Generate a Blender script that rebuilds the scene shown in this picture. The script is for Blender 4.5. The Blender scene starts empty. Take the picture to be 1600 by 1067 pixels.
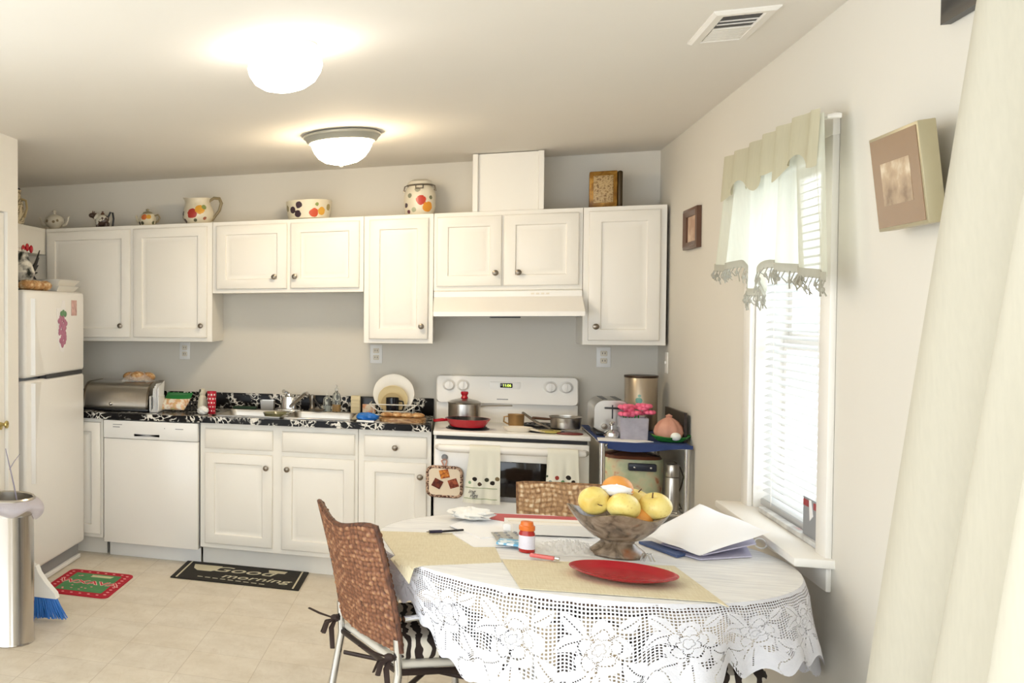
import bpy, bmesh, math, random
from mathutils import Vector, Matrix
random.seed(7)
PI = math.pi
scn = bpy.context.scene
COL = scn.collection

# ------------------------------------------------------------------ camera
cd = bpy.data.cameras.new('camera')
cam = bpy.data.objects.new('camera', cd)
COL.objects.link(cam)
_y, _p, _r = .4055, .0279, -.0033
_f = Vector((-math.sin(_y)*math.cos(_p), math.cos(_y)*math.cos(_p), -math.sin(_p)))
_r0 = Vector((math.cos(_y), math.sin(_y), 0)); _u0 = _r0.cross(_f)
_rt = _r0*math.cos(_r) + _u0*math.sin(_r); _up = -_r0*math.sin(_r) + _u0*math.cos(_r)
cam.matrix_world = Matrix(((_rt.x, _up.x, -_f.x, -1.0376), (_rt.y, _up.y, -_f.y, -6.5344),
                           (_rt.z, _up.z, -_f.z, 1.5355), (0, 0, 0, 1)))
cd.sensor_width = 36; cd.sensor_fit = 'HORIZONTAL'
cd.lens = 36*1549.4/1600
cd.shift_x = (800-50.7)/1600
cd.shift_y = (533.84-533.5)/1600
cd.clip_start = .05; cd.clip_end = 100
scn.camera = cam

# ------------------------------------------------------------------ light
w = bpy.data.worlds.new('daylight'); scn.world = w; w.use_nodes = True
bg = w.node_tree.nodes['Background']
SKY, GLOW_BELOW = 2.5, 2.3           # overcast sky above; glow below the horizon added to light the ceiling
_n = w.node_tree.nodes; _l = w.node_tree.links
_tc = _n.new('ShaderNodeTexCoord'); _sx = _n.new('ShaderNodeSeparateXYZ'); _mr = _n.new('ShaderNodeMapRange')
_l.new(_tc.outputs['Generated'], _sx.inputs[0]); _l.new(_sx.outputs[2], _mr.inputs[0])
_mr.inputs[1].default_value = -.04; _mr.inputs[2].default_value = .04; _mr.inputs[3].default_value = GLOW_BELOW; _mr.inputs[4].default_value = SKY
_l.new(_mr.outputs[0], bg.inputs[1])
bg.inputs[0].default_value = (.87, .94, 1, 1)
LAMP_KITCHEN = 32.0
LAMP_DINING = 10.5
scn.view_settings.view_transform = 'Standard'
try: scn.view_settings.look = 'None'
except Exception: pass
scn.view_settings.gamma = 1; scn.view_settings.use_curve_mapping = False
scn.view_settings.exposure = .75

# ------------------------------------------------------------------ materials
def srgb(c):
    if isinstance(c, str):
        c = c.lstrip('#'); c = [int(c[i:i+2], 16)/255 for i in (0, 2, 4)]
    return tuple((v/12.92 if v <= .04045 else ((v+.055)/1.055)**2.4) for v in c) + (1,)

class NT:
    def __init__(s, name):
        s.m = bpy.data.materials.new(name); s.m.use_nodes = True
        s.t = s.m.node_tree; s.n = s.t.nodes; s.b = s.n['Principled BSDF']; s.out = s.n['Material Output']
        s._tc = None
    def tc(s, k='Object'):
        if s._tc is None: s._tc = s.n.new('ShaderNodeTexCoord')
        return s._tc.outputs[k]
    def val(s, sock, v):
        if hasattr(v, 'links') or isinstance(v, bpy.types.NodeSocket): s.t.links.new(v, sock)
        elif v is not None: sock.default_value = v
    def math(s, op, a, b=None, c=None, clamp=False):
        q = s.n.new('ShaderNodeMath'); q.operation = op; q.use_clamp = clamp
        s.val(q.inputs[0], a); s.val(q.inputs[1], b)
        if c is not None: s.val(q.inputs[2], c)
        return q.outputs[0]
    def mix(s, f, a, b):
        q = s.n.new('ShaderNodeMix'); q.data_type = 'RGBA'
        s.val(q.inputs[0], f); s.val(q.inputs[6], a); s.val(q.inputs[7], b)
        return q.outputs[2]
    def noise(s, scale, detail=3, vec=None, rough=.5, dist=0):
        q = s.n.new('ShaderNodeTexNoise'); q.inputs['Scale'].default_value = scale
        q.inputs['Detail'].default_value = detail; q.inputs['Roughness'].default_value = rough
        q.inputs['Distortion'].default_value = dist
        s.t.links.new(vec or s.tc(), q.inputs['Vector'])
        return q.outputs['Fac']
    def ramp(s, f, stops, mode='LINEAR'):
        q = s.n.new('ShaderNodeValToRGB'); q.color_ramp.interpolation = mode
        e = q.color_ramp.elements
        while len(e) < len(stops): e.new(.5)
        for i, (p, c) in enumerate(stops):
            e[i].position = p; e[i].color = c if len(c) == 4 else srgb(c)
        s.t.links.new(f, q.inputs[0]); return q.outputs[0]
    def mapping(s, vec, scale=(1, 1, 1), loc=(0, 0, 0), rot=(0, 0, 0)):
        q = s.n.new('ShaderNodeMapping'); q.inputs['Scale'].default_value = scale
        q.inputs['Location'].default_value = loc; q.inputs['Rotation'].default_value = rot
        s.t.links.new(vec, q.inputs['Vector']); return q.outputs[0]
    def sep(s, vec):
        q = s.n.new('ShaderNodeSeparateXYZ'); s.t.links.new(vec, q.inputs[0]); return q.outputs
    def comb(s, x, y, z):
        q = s.n.new('ShaderNodeCombineXYZ')
        for i, v in enumerate((x, y, z)): s.val(q.inputs[i], v)
        return q.outputs[0]
    def bump(s, h, strength=.3, dist=.002):
        q = s.n.new('ShaderNodeBump'); q.inputs['Strength'].default_value = strength
        q.inputs['Distance'].default_value = dist; s.t.links.new(h, q.inputs['Height'])
        s.t.links.new(q.outputs[0], s.b.inputs['Normal'])
    def set(s, **k):
        for a, v in k.items(): s.val(s.b.inputs[a.replace('_', ' ')], v)
        return s

def mat(name, col, rough=.5, metal=0, var=.06, vscale=6, bump=0, bscale=200, spec=None, trans=0, alpha=1):
    t = NT(name); c = srgb(col)
    if var:
        lo = tuple(v*(1-var) for v in c[:3]) + (1,); hi = tuple(min(1, v*(1+var)) for v in c[:3]) + (1,)
        t.set(Base_Color=t.mix(t.noise(vscale), lo, hi))
    else: t.set(Base_Color=c)
    t.set(Roughness=rough, Metallic=metal)
    if spec is not None: t.set(Specular_IOR_Level=spec)
    if trans: t.set(Transmission_Weight=trans, IOR=1.45)
    if alpha < 1: t.set(Alpha=alpha)
    if bump: t.bump(t.noise(bscale, 4), bump)
    return t.m

def spots(name, base, lst, rough=.35, soft=.15, bump=0):
    """ceramic or cloth printed with coloured patches: lst of (x, y, z, r, colour) in object space"""
    t = NT(name); c = t.mix(t.noise(9), srgb(base), tuple(v*.93 for v in srgb(base)[:3])+(1,))
    nz = t.n.new('ShaderNodeTexNoise'); nz.inputs['Scale'].default_value = 60
    t.t.links.new(t.tc(), nz.inputs['Vector'])
    for x, y, z, r, k in lst:
        d = t.n.new('ShaderNodeVectorMath'); d.operation = 'DISTANCE'
        t.t.links.new(t.tc(), d.inputs[0]); d.inputs[1].default_value = (x, y, z)
        rr = t.math('MULTIPLY_ADD', nz.outputs['Fac'], r*.5, r*.75)
        f = t.math('LESS_THAN', d.outputs['Value'], rr)
        c = t.mix(f, c, srgb(k))
    t.set(Base_Color=c, Roughness=rough)
    if bump: t.bump(t.noise(400, 3), bump)
    return t.m

M = {}
M['wall'] = mat('wall_paint', '#dbd6cb', .75, var=.02, vscale=2, bump=.06, bscale=350)
M['ceil'] = mat('ceiling_paint', '#e6e1d8', .85, var=.02, vscale=2, bump=.08, bscale=250)
M['cab'] = mat('cabinet_white', '#f0ece3', .38, var=.015)
M['cabin'] = mat('pale_cream', '#e4dccb', .5, var=.02)  # even cream colour of the hood switches and outlet receptacles
M['trim'] = mat('trim_white', '#eeeae2', .4, var=.02)
M['enamel'] = mat('white_enamel', '#f1eee8', .22, var=.01)
M['fridge'] = mat('fridge_white', '#f0eeea', .33, var=.01, bump=.04, bscale=500)
M['plastic'] = mat('white_plastic', '#f0efec', .35, var=.01)
M['grey'] = mat('grey_plastic', '#8e8e90', .5)
M['darkgrey'] = mat('dark_grey', '#3a3a3c', .5)
M['black'] = mat('black_plastic', '#17171a', .35)
M['blackglass'] = mat('black_glass', '#1c1614', .08, var=.2, vscale=20)
M['chrome'] = mat('chrome', '#d8d8d8', .12, 1)
M['steel'] = mat('brushed_steel', '#c3beb6', .28, 1, var=.05, vscale=30)
M['nickel'] = mat('dull_nickel', '#8c8377', .32, 1)
M['brass'] = mat('brass', '#cdb878', .14, 1)
M['red'] = mat('red_enamel', '#b01326', .25, var=.05)
M['redplate'] = mat('red_ceramic', '#b01f2c', .15, var=.04)
M['paper'] = mat('white_paper', '#f3f2f2', .7, var=.015)
M['lilac'] = mat('lilac_paper', '#d4d0e4', .7, var=.02)
M['tissue'] = mat('tissue', '#f4f3ee', .9, var=.03, bump=.3, bscale=60)
M['beige'] = mat('beige_card', '#d9cba6', .7)
M['blue'] = mat('blue_plastic', '#1f6fc4', .35, var=.15, vscale=30)
M['navy'] = mat('navy_cloth', '#2d3f70', .85, var=.12, vscale=20)
M['wood'] = mat('dark_wood', '#5a3a26', .4, var=.25, vscale=12)
M['darkmetal'] = mat('dark_bronze_metal', '#3b302c', .4, .6)
M['pink'] = mat('pink_petals', '#ef6d8e', .6, var=.18, vscale=25)
M['salmon'] = mat('salmon_glaze', '#c9937e', .5, var=.15, vscale=25)
M['green'] = mat('leaf_green_glaze', '#2f7d35', .25, var=.3, vscale=30)
M['apple'] = None

def glassmat(name, col='#eef4f2', rough=.03):
    t = NT(name); t.set(Base_Color=srgb(col), Roughness=rough, Transmission_Weight=.92, IOR=1.3)
    return t.m
M['glass'] = glassmat('clear_glass')
def panemat():
    t = NT('window_glass')
    tr = t.n.new('ShaderNodeBsdfTransparent'); gl = t.n.new('ShaderNodeBsdfGlossy'); gl.inputs['Roughness'].default_value = .02
    mx = t.n.new('ShaderNodeMixShader'); mx.inputs[0].default_value = .05
    t.t.links.new(tr.outputs[0], mx.inputs[1]); t.t.links.new(gl.outputs[0], mx.inputs[2])
    t.t.links.new(mx.outputs[0], t.out.inputs[0]); return t.m
M['pane'] = panemat()

def clothmat(name, col, trans=.5, alpha=1.0, bump=.15, bscale=300):
    t = NT(name); c = srgb(col)
    d = t.n.new('ShaderNodeBsdfDiffuse'); tl = t.n.new('ShaderNodeBsdfTranslucent'); tp = t.n.new('ShaderNodeBsdfTransparent')
    cc = t.mix(t.noise(120, 3, t.mapping(t.tc(), (1, 1, .15))), tuple(v*.9 for v in c[:3])+(1,), c)
    for q in (d, tl): t.t.links.new(cc, q.inputs[0])
    m1 = t.n.new('ShaderNodeMixShader'); m1.inputs[0].default_value = trans
    t.t.links.new(d.outputs[0], m1.inputs[1]); t.t.links.new(tl.outputs[0], m1.inputs[2])
    m2 = t.n.new('ShaderNodeMixShader'); m2.inputs[0].default_value = alpha
    t.t.links.new(tp.outputs[0], m2.inputs[1]); t.t.links.new(m1.outputs[0], m2.inputs[2])
    t.t.links.new(m2.outputs[0], t.out.inputs[0]); return t.m
M['sheer'] = clothmat('sheer_curtain', '#cfc9b8', .10, .97)
M['valance'] = clothmat('valance_cloth', '#eef0e2', .6, .84)
M['valhead'] = clothmat('valance_header', '#cdc6ac', .25, 1)
M['fringe'] = clothmat('fringe_cord', '#b9b5a6', .2, 1)
M['bag'] = clothmat('thin_plastic_bag', '#eee9f2', .4, .72)
M['baglilac'] = clothmat('lilac_plastic_bag', '#b9a3c6', .35, .85)

def floormat():
    t = NT('vinyl_floor'); v = t.tc(); x, y, z = t.sep(v)
    n1 = t.noise(5, 6, rough=.65); n2 = t.noise(28, 5, t.mapping(v, (1, .35, 1), rot=(0, 0, .5)), .7, 1.2)
    c = t.ramp(n1, [(.25, '#cdc2ae'), (.55, '#dfd6c6'), (.8, '#ebe4d6')])
    c = t.mix(t.math('MULTIPLY', t.ramp(n2, [(.5, (0, 0, 0, 1)), (.75, (1, 1, 1, 1))]), .35), c, srgb('#c0b098'))
    P_ = .3048
    tile = t.n.new('ShaderNodeTexChecker'); tile.inputs['Scale'].default_value = 1/P_
    t.t.links.new(v, tile.inputs[0])
    c = t.mix(t.math('MULTIPLY', tile.outputs[1], .12), c, srgb('#ecdfc8'))
    def line(a):
        fx = t.math('ABSOLUTE', t.math('SUBTRACT', t.math('FRACT', t.math('DIVIDE', a, P_)), .5))
        return t.math('GREATER_THAN', fx, .494)
    ln = t.math('MAXIMUM', line(x), line(y))
    c = t.mix(t.math('MULTIPLY', ln, .45), c, srgb('#ab9a82'))
    t.set(Base_Color=c, Roughness=.42, Specular_IOR_Level=.35); t.bump(n2, .05); return t.m
M['floor'] = floormat()

def marble():
    t = NT('black_marble_laminate'); v = t.tc()
    nz = t.n.new('ShaderNodeTexNoise'); nz.inputs['Scale'].default_value = 7; nz.inputs['Detail'].default_value = 6
    t.t.links.new(v, nz.inputs['Vector'])
    d = t.n.new('ShaderNodeVectorMath'); d.operation = 'MULTIPLY_ADD'
    t.t.links.new(nz.outputs['Color'], d.inputs[0]); d.inputs[1].default_value = (.22,)*3; t.t.links.new(v, d.inputs[2])
    vo = t.n.new('ShaderNodeTexVoronoi'); vo.feature = 'DISTANCE_TO_EDGE'; vo.inputs['Scale'].default_value = 27
    t.t.links.new(d.outputs[0], vo.inputs['Vector'])
    vein = t.ramp(vo.outputs['Distance'], [(.0, (1, 1, 1, 1)), (.07, (.8, .8, .8, 1)), (.11, (0, 0, 0, 1))])
    patch = t.ramp(t.noise(9, 3), [(.46, (0, 0, 0, 1)), (.54, (1, 1, 1, 1))])
    f = t.math('MULTIPLY', vein, patch)
    c = t.mix(f, srgb('#161414'), srgb('#efece4'))
    t.set(Base_Color=c, Roughness=.22, Specular_IOR_Level=.12); return t.m
M['marble'] = marble()

def stripes_bag():
    t = NT('zebra_cloth'); v = t.mapping(t.tc(), (1, 1, 1), rot=(0, 0, .4))
    wv = t.n.new('ShaderNodeTexWave'); wv.inputs['Scale'].default_value = 9; wv.inputs['Distortion'].default_value = 7
    wv.inputs['Detail'].default_value = 2; wv.inputs['Detail Scale'].default_value = 1.2
    t.t.links.new(v, wv.inputs['Vector'])
    t.set(Base_Color=t.ramp(wv.outputs['Fac'], [(.48, '#2c211c'), (.56, '#e6dfd0')]), Roughness=.9); return t.m
M['zebra'] = stripes_bag()

def wickermat(name, a, b, c):
    t = NT(name)
    n = t.noise(90, 4, t.mapping(t.tc(), (1, 1, .5)))
    at = t.n.new('ShaderNodeAttribute'); at.attribute_name = 'weave'
    col = t.ramp(t.math('ADD', t.math('MULTIPLY', n, .6), t.math('MULTIPLY', at.outputs['Fac'], .4)), [(.22, a), (.5, b), (.78, c)])
    t.set(Base_Color=col, Roughness=.55); t.bump(t.noise(500, 2), .2); return t.m
M['wicker'] = wickermat('wicker_brown', '#3e2216', '#84553a', '#b08660')
M['wicker2'] = wickermat('wicker_tan', '#6b4526', '#b58c5f', '#ecd6b2')

def lacemat():
    t = NT('white_lace'); uv = t.tc('UV'); u, v, _ = t.sep(uv)
    # net of small square holes
    def fr(a, p): return t.math('ABSOLUTE', t.math('SUBTRACT', t.math('FRACT', t.math('DIVIDE', a, p)), .5))
    q = .0098
    hole = t.math('MULTIPLY', t.math('LESS_THAN', fr(u, q), .29), t.math('LESS_THAN', fr(v, q), .29))
    wob = t.math('MULTIPLY', t.math('SUBTRACT', t.noise(30, 3, uv), .5), .030)
    def local(pu, ou, cv):
        du = t.math('MULTIPLY', t.math('SUBTRACT', t.math('FRACT', t.math('DIVIDE', t.math('ADD', u, ou), pu)), .5), pu)
        return du, t.math('SUBTRACT', v, cv)
    def flower(pu, ou, cv, R, k, amp, rot=0., rings=((.62, .0017), (.30, .0017))):
        du, dv = local(pu, ou, cv)
        r = t.math('ADD', t.math('SQRT', t.math('ADD', t.math('MULTIPLY', du, du), t.math('MULTIPLY', dv, dv))), wob)
        th = t.math('ARCTAN2', dv, du)
        pet = t.math('ABSOLUTE', t.math('COSINE', t.math('ADD', t.math('MULTIPLY', th, k), rot)))
        pet = t.math('POWER', pet, .55)
        Rt = t.math('MULTIPLY_ADD', pet, amp, R)
        solid = t.math('LESS_THAN', r, Rt)
        dots = t.math('GREATER_THAN', t.math('SINE', t.math('MULTIPLY', th, 40)), -.2)
        h = None
        for fa, wd in rings:
            pr = t.math('ABSOLUTE', t.math('COSINE', t.math('ADD', t.math('MULTIPLY', th, k), rot+1.57*(fa < .5))))
            Ri = t.math('MULTIPLY', t.math('MULTIPLY_ADD', t.math('POWER', pr, .6), amp, R), fa)
            x_ = t.math('LESS_THAN', t.math('ABSOLUTE', t.math('SUBTRACT', r, Ri)), wd)
            h = x_ if h is None else t.math('MAXIMUM', h, x_)
        h = t.math('MULTIPLY', h, dots)
        seam = t.math('MULTIPLY', t.math('LESS_THAN', pet, .42), t.math('MULTIPLY', t.math('GREATER_THAN', r, R*.62), t.math('GREATER_THAN', t.math('SINE', t.math('MULTIPLY', r, 900)), 0)))
        return solid, t.math('MAXIMUM', h, seam)
    def leaf(pu, ou, cv, L_, W_, ang):
        du, dv = local(pu, ou, cv); c_, s_ = math.cos(ang), math.sin(ang)
        a = t.math('ADD', t.math('MULTIPLY', du, c_), t.math('MULTIPLY', dv, s_)); b = t.math('SUBTRACT', t.math('MULTIPLY', dv, c_), t.math('MULTIPLY', du, s_))
        e = t.math('ADD', t.math('ADD', t.math('POWER', t.math('DIVIDE', t.math('ABSOLUTE', a), L_), 1.6), t.math('POWER', t.math('DIVIDE', t.math('ABSOLUTE', b), W_), 1.3)), t.math('MULTIPLY', wob, 12))
        vein = t.math('MULTIPLY', t.math('LESS_THAN', t.math('ABSOLUTE', b), .0016), t.math('GREATER_THAN', t.math('SINE', t.math('MULTIPLY', a, 800)), -.1))
        return t.math('LESS_THAN', e, 1), t.math('MULTIPLY', vein, t.math('LESS_THAN', t.math('ABSOLUTE', a), L_*.75))
    Pp = .205
    parts_ = [flower(Pp, .03, .128, .040, 2.5, .034, .4, ((.70, .0016), (.42, .0016), (.2, .0014))),
              flower(Pp, .13, .275, .060, 1.5, .03, 1.2, ((.6, .0016),)),
              leaf(Pp, .09, .070, .042, .022, .7), leaf(Pp, .100, .118, .044, .021, 2.6), leaf(Pp, .165, .060, .034, .018, -.6),
              leaf(Pp, .155, .188, .044, .024, .95), leaf(Pp, .08, .205, .042, .024, -.8), leaf(Pp, .03, .235, .05, .03, 1.57)]
    solid = hs = None
    for a_, b_ in parts_:
        solid = a_ if solid is None else t.math('MAXIMUM', solid, a_)
        b_ = t.math('MULTIPLY', a_, b_)
        hs = b_ if hs is None else t.math('MAXIMUM', hs, b_)
    top = t.math('LESS_THAN', t.math('ADD', v, t.math('MULTIPLY', wob, .9)), .012)
    solid = t.math('MAXIMUM', t.math('MAXIMUM', solid, top), t.math('GREATER_THAN', v, .268))
    hm = t.math('MULTIPLY', hole, t.math('SUBTRACT', 1, solid))
    hm = t.math('MAXIMUM', hm, t.math('MULTIPLY', hs, t.math('SUBTRACT', 1, top)))
    t.set(Base_Color=t.mix(t.noise(40, 4, uv), srgb('#dadae2'), srgb('#ebebf0')), Roughness=.85,
          Alpha=t.math('SUBTRACT', 1, hm))
    t.bump(t.math('ADD', t.noise(160, 3, uv), t.math('MULTIPLY', solid, .6)), .35, .003); return t.m
M['lace'] = lacemat()
def clothtop():
    t = NT('white_table_linen')
    n = t.noise(30, 4, t.mapping(t.tc(), (.25, 2.2, 1), rot=(0, 0, .12)))
    t.set(Base_Color=t.ramp(n, [(.35, '#dcdbdb'), (.6, '#ecebe9')]), Roughness=.85); t.bump(n, .25, .004); return t.m
M['linen'] = clothtop()
def placemat():
    t = NT('straw_placemat'); v = t.tc()
    n = t.noise(40, 4, t.mapping(v, (.4, 6, 1))); n2 = t.noise(40, 3, t.mapping(v, (6, .5, 1)))
    c = t.ramp(t.math('MULTIPLY_ADD', n2, .4, t.math('MULTIPLY', n, .6)), [(.3, '#cdbf9c'), (.55, '#ddd2b4'), (.75, '#e9e1cc')])
    t.set(Base_Color=c, Roughness=.8); t.bump(n, .4, .002); return t.m
M['mat'] = placemat()
def applemat():
    t = NT('yellow_apple'); v = t.tc()
    n = t.noise(14, 3); n2 = t.noise(160, 2)
    c = t.ramp(n, [(.3, '#d9b44a'), (.55, '#ecd77f'), (.8, '#f0e29a')])
    c = t.mix(t.math('MULTIPLY', t.ramp(n2, [(.62, (0, 0, 0, 1)), (.7, (1, 1, 1, 1))]), .35), c, srgb('#b9853a'))
    t.set(Base_Color=c, Roughness=.3); return t.m
M['apple'] = applemat()
def bowlmat():
    t = NT('antique_brown_glaze')
    n = t.noise(22, 5, dist=1.5); n2 = t.noise(9, 3)
    c = t.ramp(n, [(.3, '#4f4234'), (.5, '#86735f'), (.75, '#a08f7c')])
    c = t.mix(t.ramp(n2, [(.6, (0, 0, 0, 1)), (.68, (1, 1, 1, 1))]), c, srgb('#8d5a3c'))
    t.set(Base_Color=c, Roughness=.22); t.bump(n, .15); return t.m
M['bowl'] = bowlmat()
def matmix(name, stops, scale, rough=.6, dist=0, mp=(1, 1, 1), metal=0):
    t = NT(name); t.set(Base_Color=t.ramp(t.noise(scale, 4, t.mapping(t.tc(), mp), dist=dist), stops), Roughness=rough, Metallic=metal); return t.m
M['floral'] = matmix('floral_green', [(.3, '#b7c39b'), (.5, '#cfd2ad'), (.62, '#d8c9a2'), (.7, '#c98667')], 16, .5)
M['bread'] = matmix('bread_crust', [(.3, '#8a5a2e'), (.5, '#b98a55'), (.72, '#e4cfa6')], 40, .5)
M['boardwood'] = matmix('olive_wood', [(.3, '#6d4526'), (.5, '#a87c4c'), (.7, '#d9bd90')], 14, .4, 2, (1, 3, 3))
M['gold'] = matmix('old_gold_tin', [(.3, '#5c3b14'), (.5, '#8f6422'), (.7, '#b5883c')], 18, .35, 1, metal=.5)
M['copper'] = mat('copper_cup', '#b08d5e', .35, .7)

# ------------------------------------------------------------------ mesh builder
ORG = {}
class G:
    def __init__(s): s.bm = bmesh.new()
    def box(s, x0, x1, y0, y1, z0, z1, bev=0, seg=2, rz=0, c=None):
        r = bmesh.ops.create_cube(s.bm, size=1); vs = r['verts']
        cx, cy, cz = (x0+x1)/2, (y0+y1)/2, (z0+z1)/2
        for v in vs: v.co = Vector((cx+v.co.x*(x1-x0), cy+v.co.y*(y1-y0), cz+v.co.z*(z1-z0)))
        if bev:
            es = list({e for v in vs for e in v.link_edges})
            q = bmesh.ops.bevel(s.bm, geom=es, offset=bev, segments=seg, affect='EDGES', profile=.5)
            vs = list({v for f in q['faces'] for v in f.verts} | {v for v in vs if v.is_valid})
        if rz: bmesh.ops.rotate(s.bm, verts=vs, cent=c or (cx, cy, cz), matrix=Matrix.Rotation(rz, 3, 'Z'))
        return s
    def loops(s, L, cap=True, close=True):
        rows = [[s.bm.verts.new(p) for p in l] for l in L]; n = len(rows[0])
        for a, b in zip(rows, rows[1:]):
            for i in range(n if close else n-1):
                j = (i+1) % n
                try: s.bm.faces.new((a[i], a[j], b[j], b[i]))
                except Exception: pass
        if cap and close:
            for r in (rows[0][::-1], rows[-1]):
                try: s.bm.faces.new(r)
                except Exception: pass
        return s
    def lathe(s, prof, c=(0, 0, 0), seg=32, sx=1, sy=1, fn=None, cap=True, rot=None):
        L = []
        for r, z in prof:
            l = []
            for i in range(seg):
                a = 2*PI*i/seg; rr, zz = (r, z) if fn is None else fn(r, z, a)
                p = Vector((rr*math.cos(a)*sx, rr*math.sin(a)*sy, zz))
                if rot: p = rot @ p
                l.append(Vector(c)+p)
            L.append(l)
        return s.loops(L, cap)
    def cyl(s, p0, p1, r0, r1=None, seg=16):
        return s.tube([p0, p1], [r0, r0 if r1 is None else r1], seg)
    def tube(s, pts, r, seg=10, closed=False, flat=1):
        pts = [Vector(p) for p in pts]; n = len(pts)
        R = r if isinstance(r, (list, tuple)) else [r]*n
        up = None; L = []
        for i, p in enumerate(pts):
            if closed: d = pts[(i+1) % n]-pts[i-1]
            else: d = pts[min(i+1, n-1)]-pts[max(i-1, 0)]
            d.normalize()
            if up is None:
                up = Vector((0, 0, 1)) if abs(d.z) < .9 else Vector((1, 0, 0))
            a = d.cross(up)
            if a.length < 1e-5: a = d.cross(Vector((1, .3, 0)))
            a.normalize(); up = a.cross(d).normalized()
            L.append([p+(a*math.cos(2*PI*k/seg)+up*flat*math.sin(2*PI*k/seg))*R[i] for k in range(seg)])
        if closed: L.append(L[0])
        return s.loops(L, not closed)
    def sph(s, c, rx, ry=None, rz=None, seg=20, rings=12, rot=None):
        ry = rx if ry is None else ry; rz = rx if rz is None else rz
        prof = [(max(1e-4, math.sin(PI*i/rings)), -math.cos(PI*i/rings)) for i in range(rings+1)]
        L = []
        for r, z in prof:
            l = []
            for i in range(seg):
                p = Vector((r*math.cos(2*PI*i/seg)*rx, r*math.sin(2*PI*i/seg)*ry, z*rz))
                if rot: p = rot @ p
                l.append(Vector(c)+p)
            L.append(l)
        return s.loops(L, True)
    def grid(s, fn, nu, nv, uvfn=None, thick=0):
        V = [[s.bm.verts.new(fn(i/nu, j/nv)) for j in range(nv+1)] for i in range(nu+1)]
        uvl = s.bm.loops.layers.uv.verify() if uvfn else None
        for i in range(nu):
            for j in range(nv):
                f = s.bm.faces.new((V[i][j], V[i+1][j], V[i+1][j+1], V[i][j+1]))
                if uvfn:
                    for l, (a, b) in zip(f.loops, ((i, j), (i+1, j), (i+1, j+1), (i, j+1))):
                        l[uvl].uv = uvfn(a/nu, b/nv)
        if thick:
            s.bm.normal_update()
            Wv = [[s.bm.verts.new(v.co-v.normal*thick) for v in r] for r in V]
            for i in range(nu):
                for j in range(nv): s.bm.faces.new((Wv[i][j], Wv[i][j+1], Wv[i+1][j+1], Wv[i+1][j]))
            ring = [(i, 0) for i in range(nu)]+[(nu, j) for j in range(nv)]+[(i, nv) for i in range(nu, 0, -1)]+[(0, j) for j in range(nv, 0, -1)]
            for (a, b), (c, d) in zip(ring, ring[1:]+ring[:1]):
                s.bm.faces.new((V[a][b], V[c][d], Wv[c][d], Wv[a][b]))
        return s
    def prism(s, poly, t0, t1, mp=lambda u, v, t: (u, t, v)):
        return s.loops([[Vector(mp(u, v, t)) for u, v in poly] for t in (t0, t1)], True)
    def move(s, m):
        bmesh.ops.transform(s.bm, matrix=m, verts=s.bm.verts[:]); return s
    def build(s, name, m, parent=None, org=None, sharp=38):
        bm = s.bm
        bmesh.ops.recalc_face_normals(bm, faces=bm.faces[:])
        o0 = Vector((0, 0, 0))
        if parent is not None: o0 = ORG.get(parent.name, Vector((0, 0, 0)))
        elif org is not None: o0 = Vector(org)
        if o0.length: bmesh.ops.translate(bm, verts=bm.verts[:], vec=-o0)
        for f in bm.faces: f.smooth = True
        lim = math.radians(sharp)
        for e in bm.edges:
            if len(e.link_faces) == 2 and e.calc_face_angle(0) > lim: e.smooth = False
        me = bpy.data.meshes.new(name); bm.to_mesh(me); bm.free()
        me.materials.append(M[m] if isinstance(m, str) else m)
        o = bpy.data.objects.new(name, me); COL.objects.link(o)
        if parent is not None:
            o.parent = parent; ORG[o.name] = o0
        elif org is not None:
            o.location = o0; ORG[o.name] = o0
        return o

def tag(o, label=None, cat=None, group=None, kind=None):
    if label: o['label'] = label
    if cat: o['category'] = cat
    if group: o['group'] = group
    if kind: o['kind'] = kind
    return o
def thing(name, label, cat, loc=(0, 0, 0), rz=0, group=None, local=False):
    o = bpy.data.objects.new(name, None); COL.objects.link(o); o.empty_display_size = .05
    o.location = loc; o.rotation_euler = (0, 0, rz)
    ORG[o.name] = Vector((0, 0, 0)) if (rz or local) else Vector(loc)
    return tag(o, label, cat, group)
def struct(o): return tag(o, kind='structure')

def text(name, s, size, m, parent, mw, ext=.0006, shear=0, off=0):
    c = bpy.data.curves.new(name, 'FONT'); c.body = s; c.size = size; c.extrude = ext; c.shear = shear; c.offset = off
    c.align_x = 'CENTER'; c.align_y = 'CENTER'
    t = bpy.data.objects.new('tmp', c); COL.objects.link(t)
    dg = bpy.context.evaluated_depsgraph_get()
    me = bpy.data.meshes.new_from_object(t.evaluated_get(dg)); bpy.data.objects.remove(t); bpy.data.curves.remove(c)
    me.transform(mw)
    me.transform(Matrix.Translation(-ORG.get(parent.name, Vector((0, 0, 0)))))
    me.materials.clear(); me.materials.append(M[m] if isinstance(m, str) else m); me.name = name
    o = bpy.data.objects.new(name, me); COL.objects.link(o); o.parent = parent
    return o
def FRONT(x, y, z):  # text in the xz plane facing -y
    return Matrix.Translation((x, y, z)) @ Matrix.Rotation(PI/2, 4, 'X')

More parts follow.
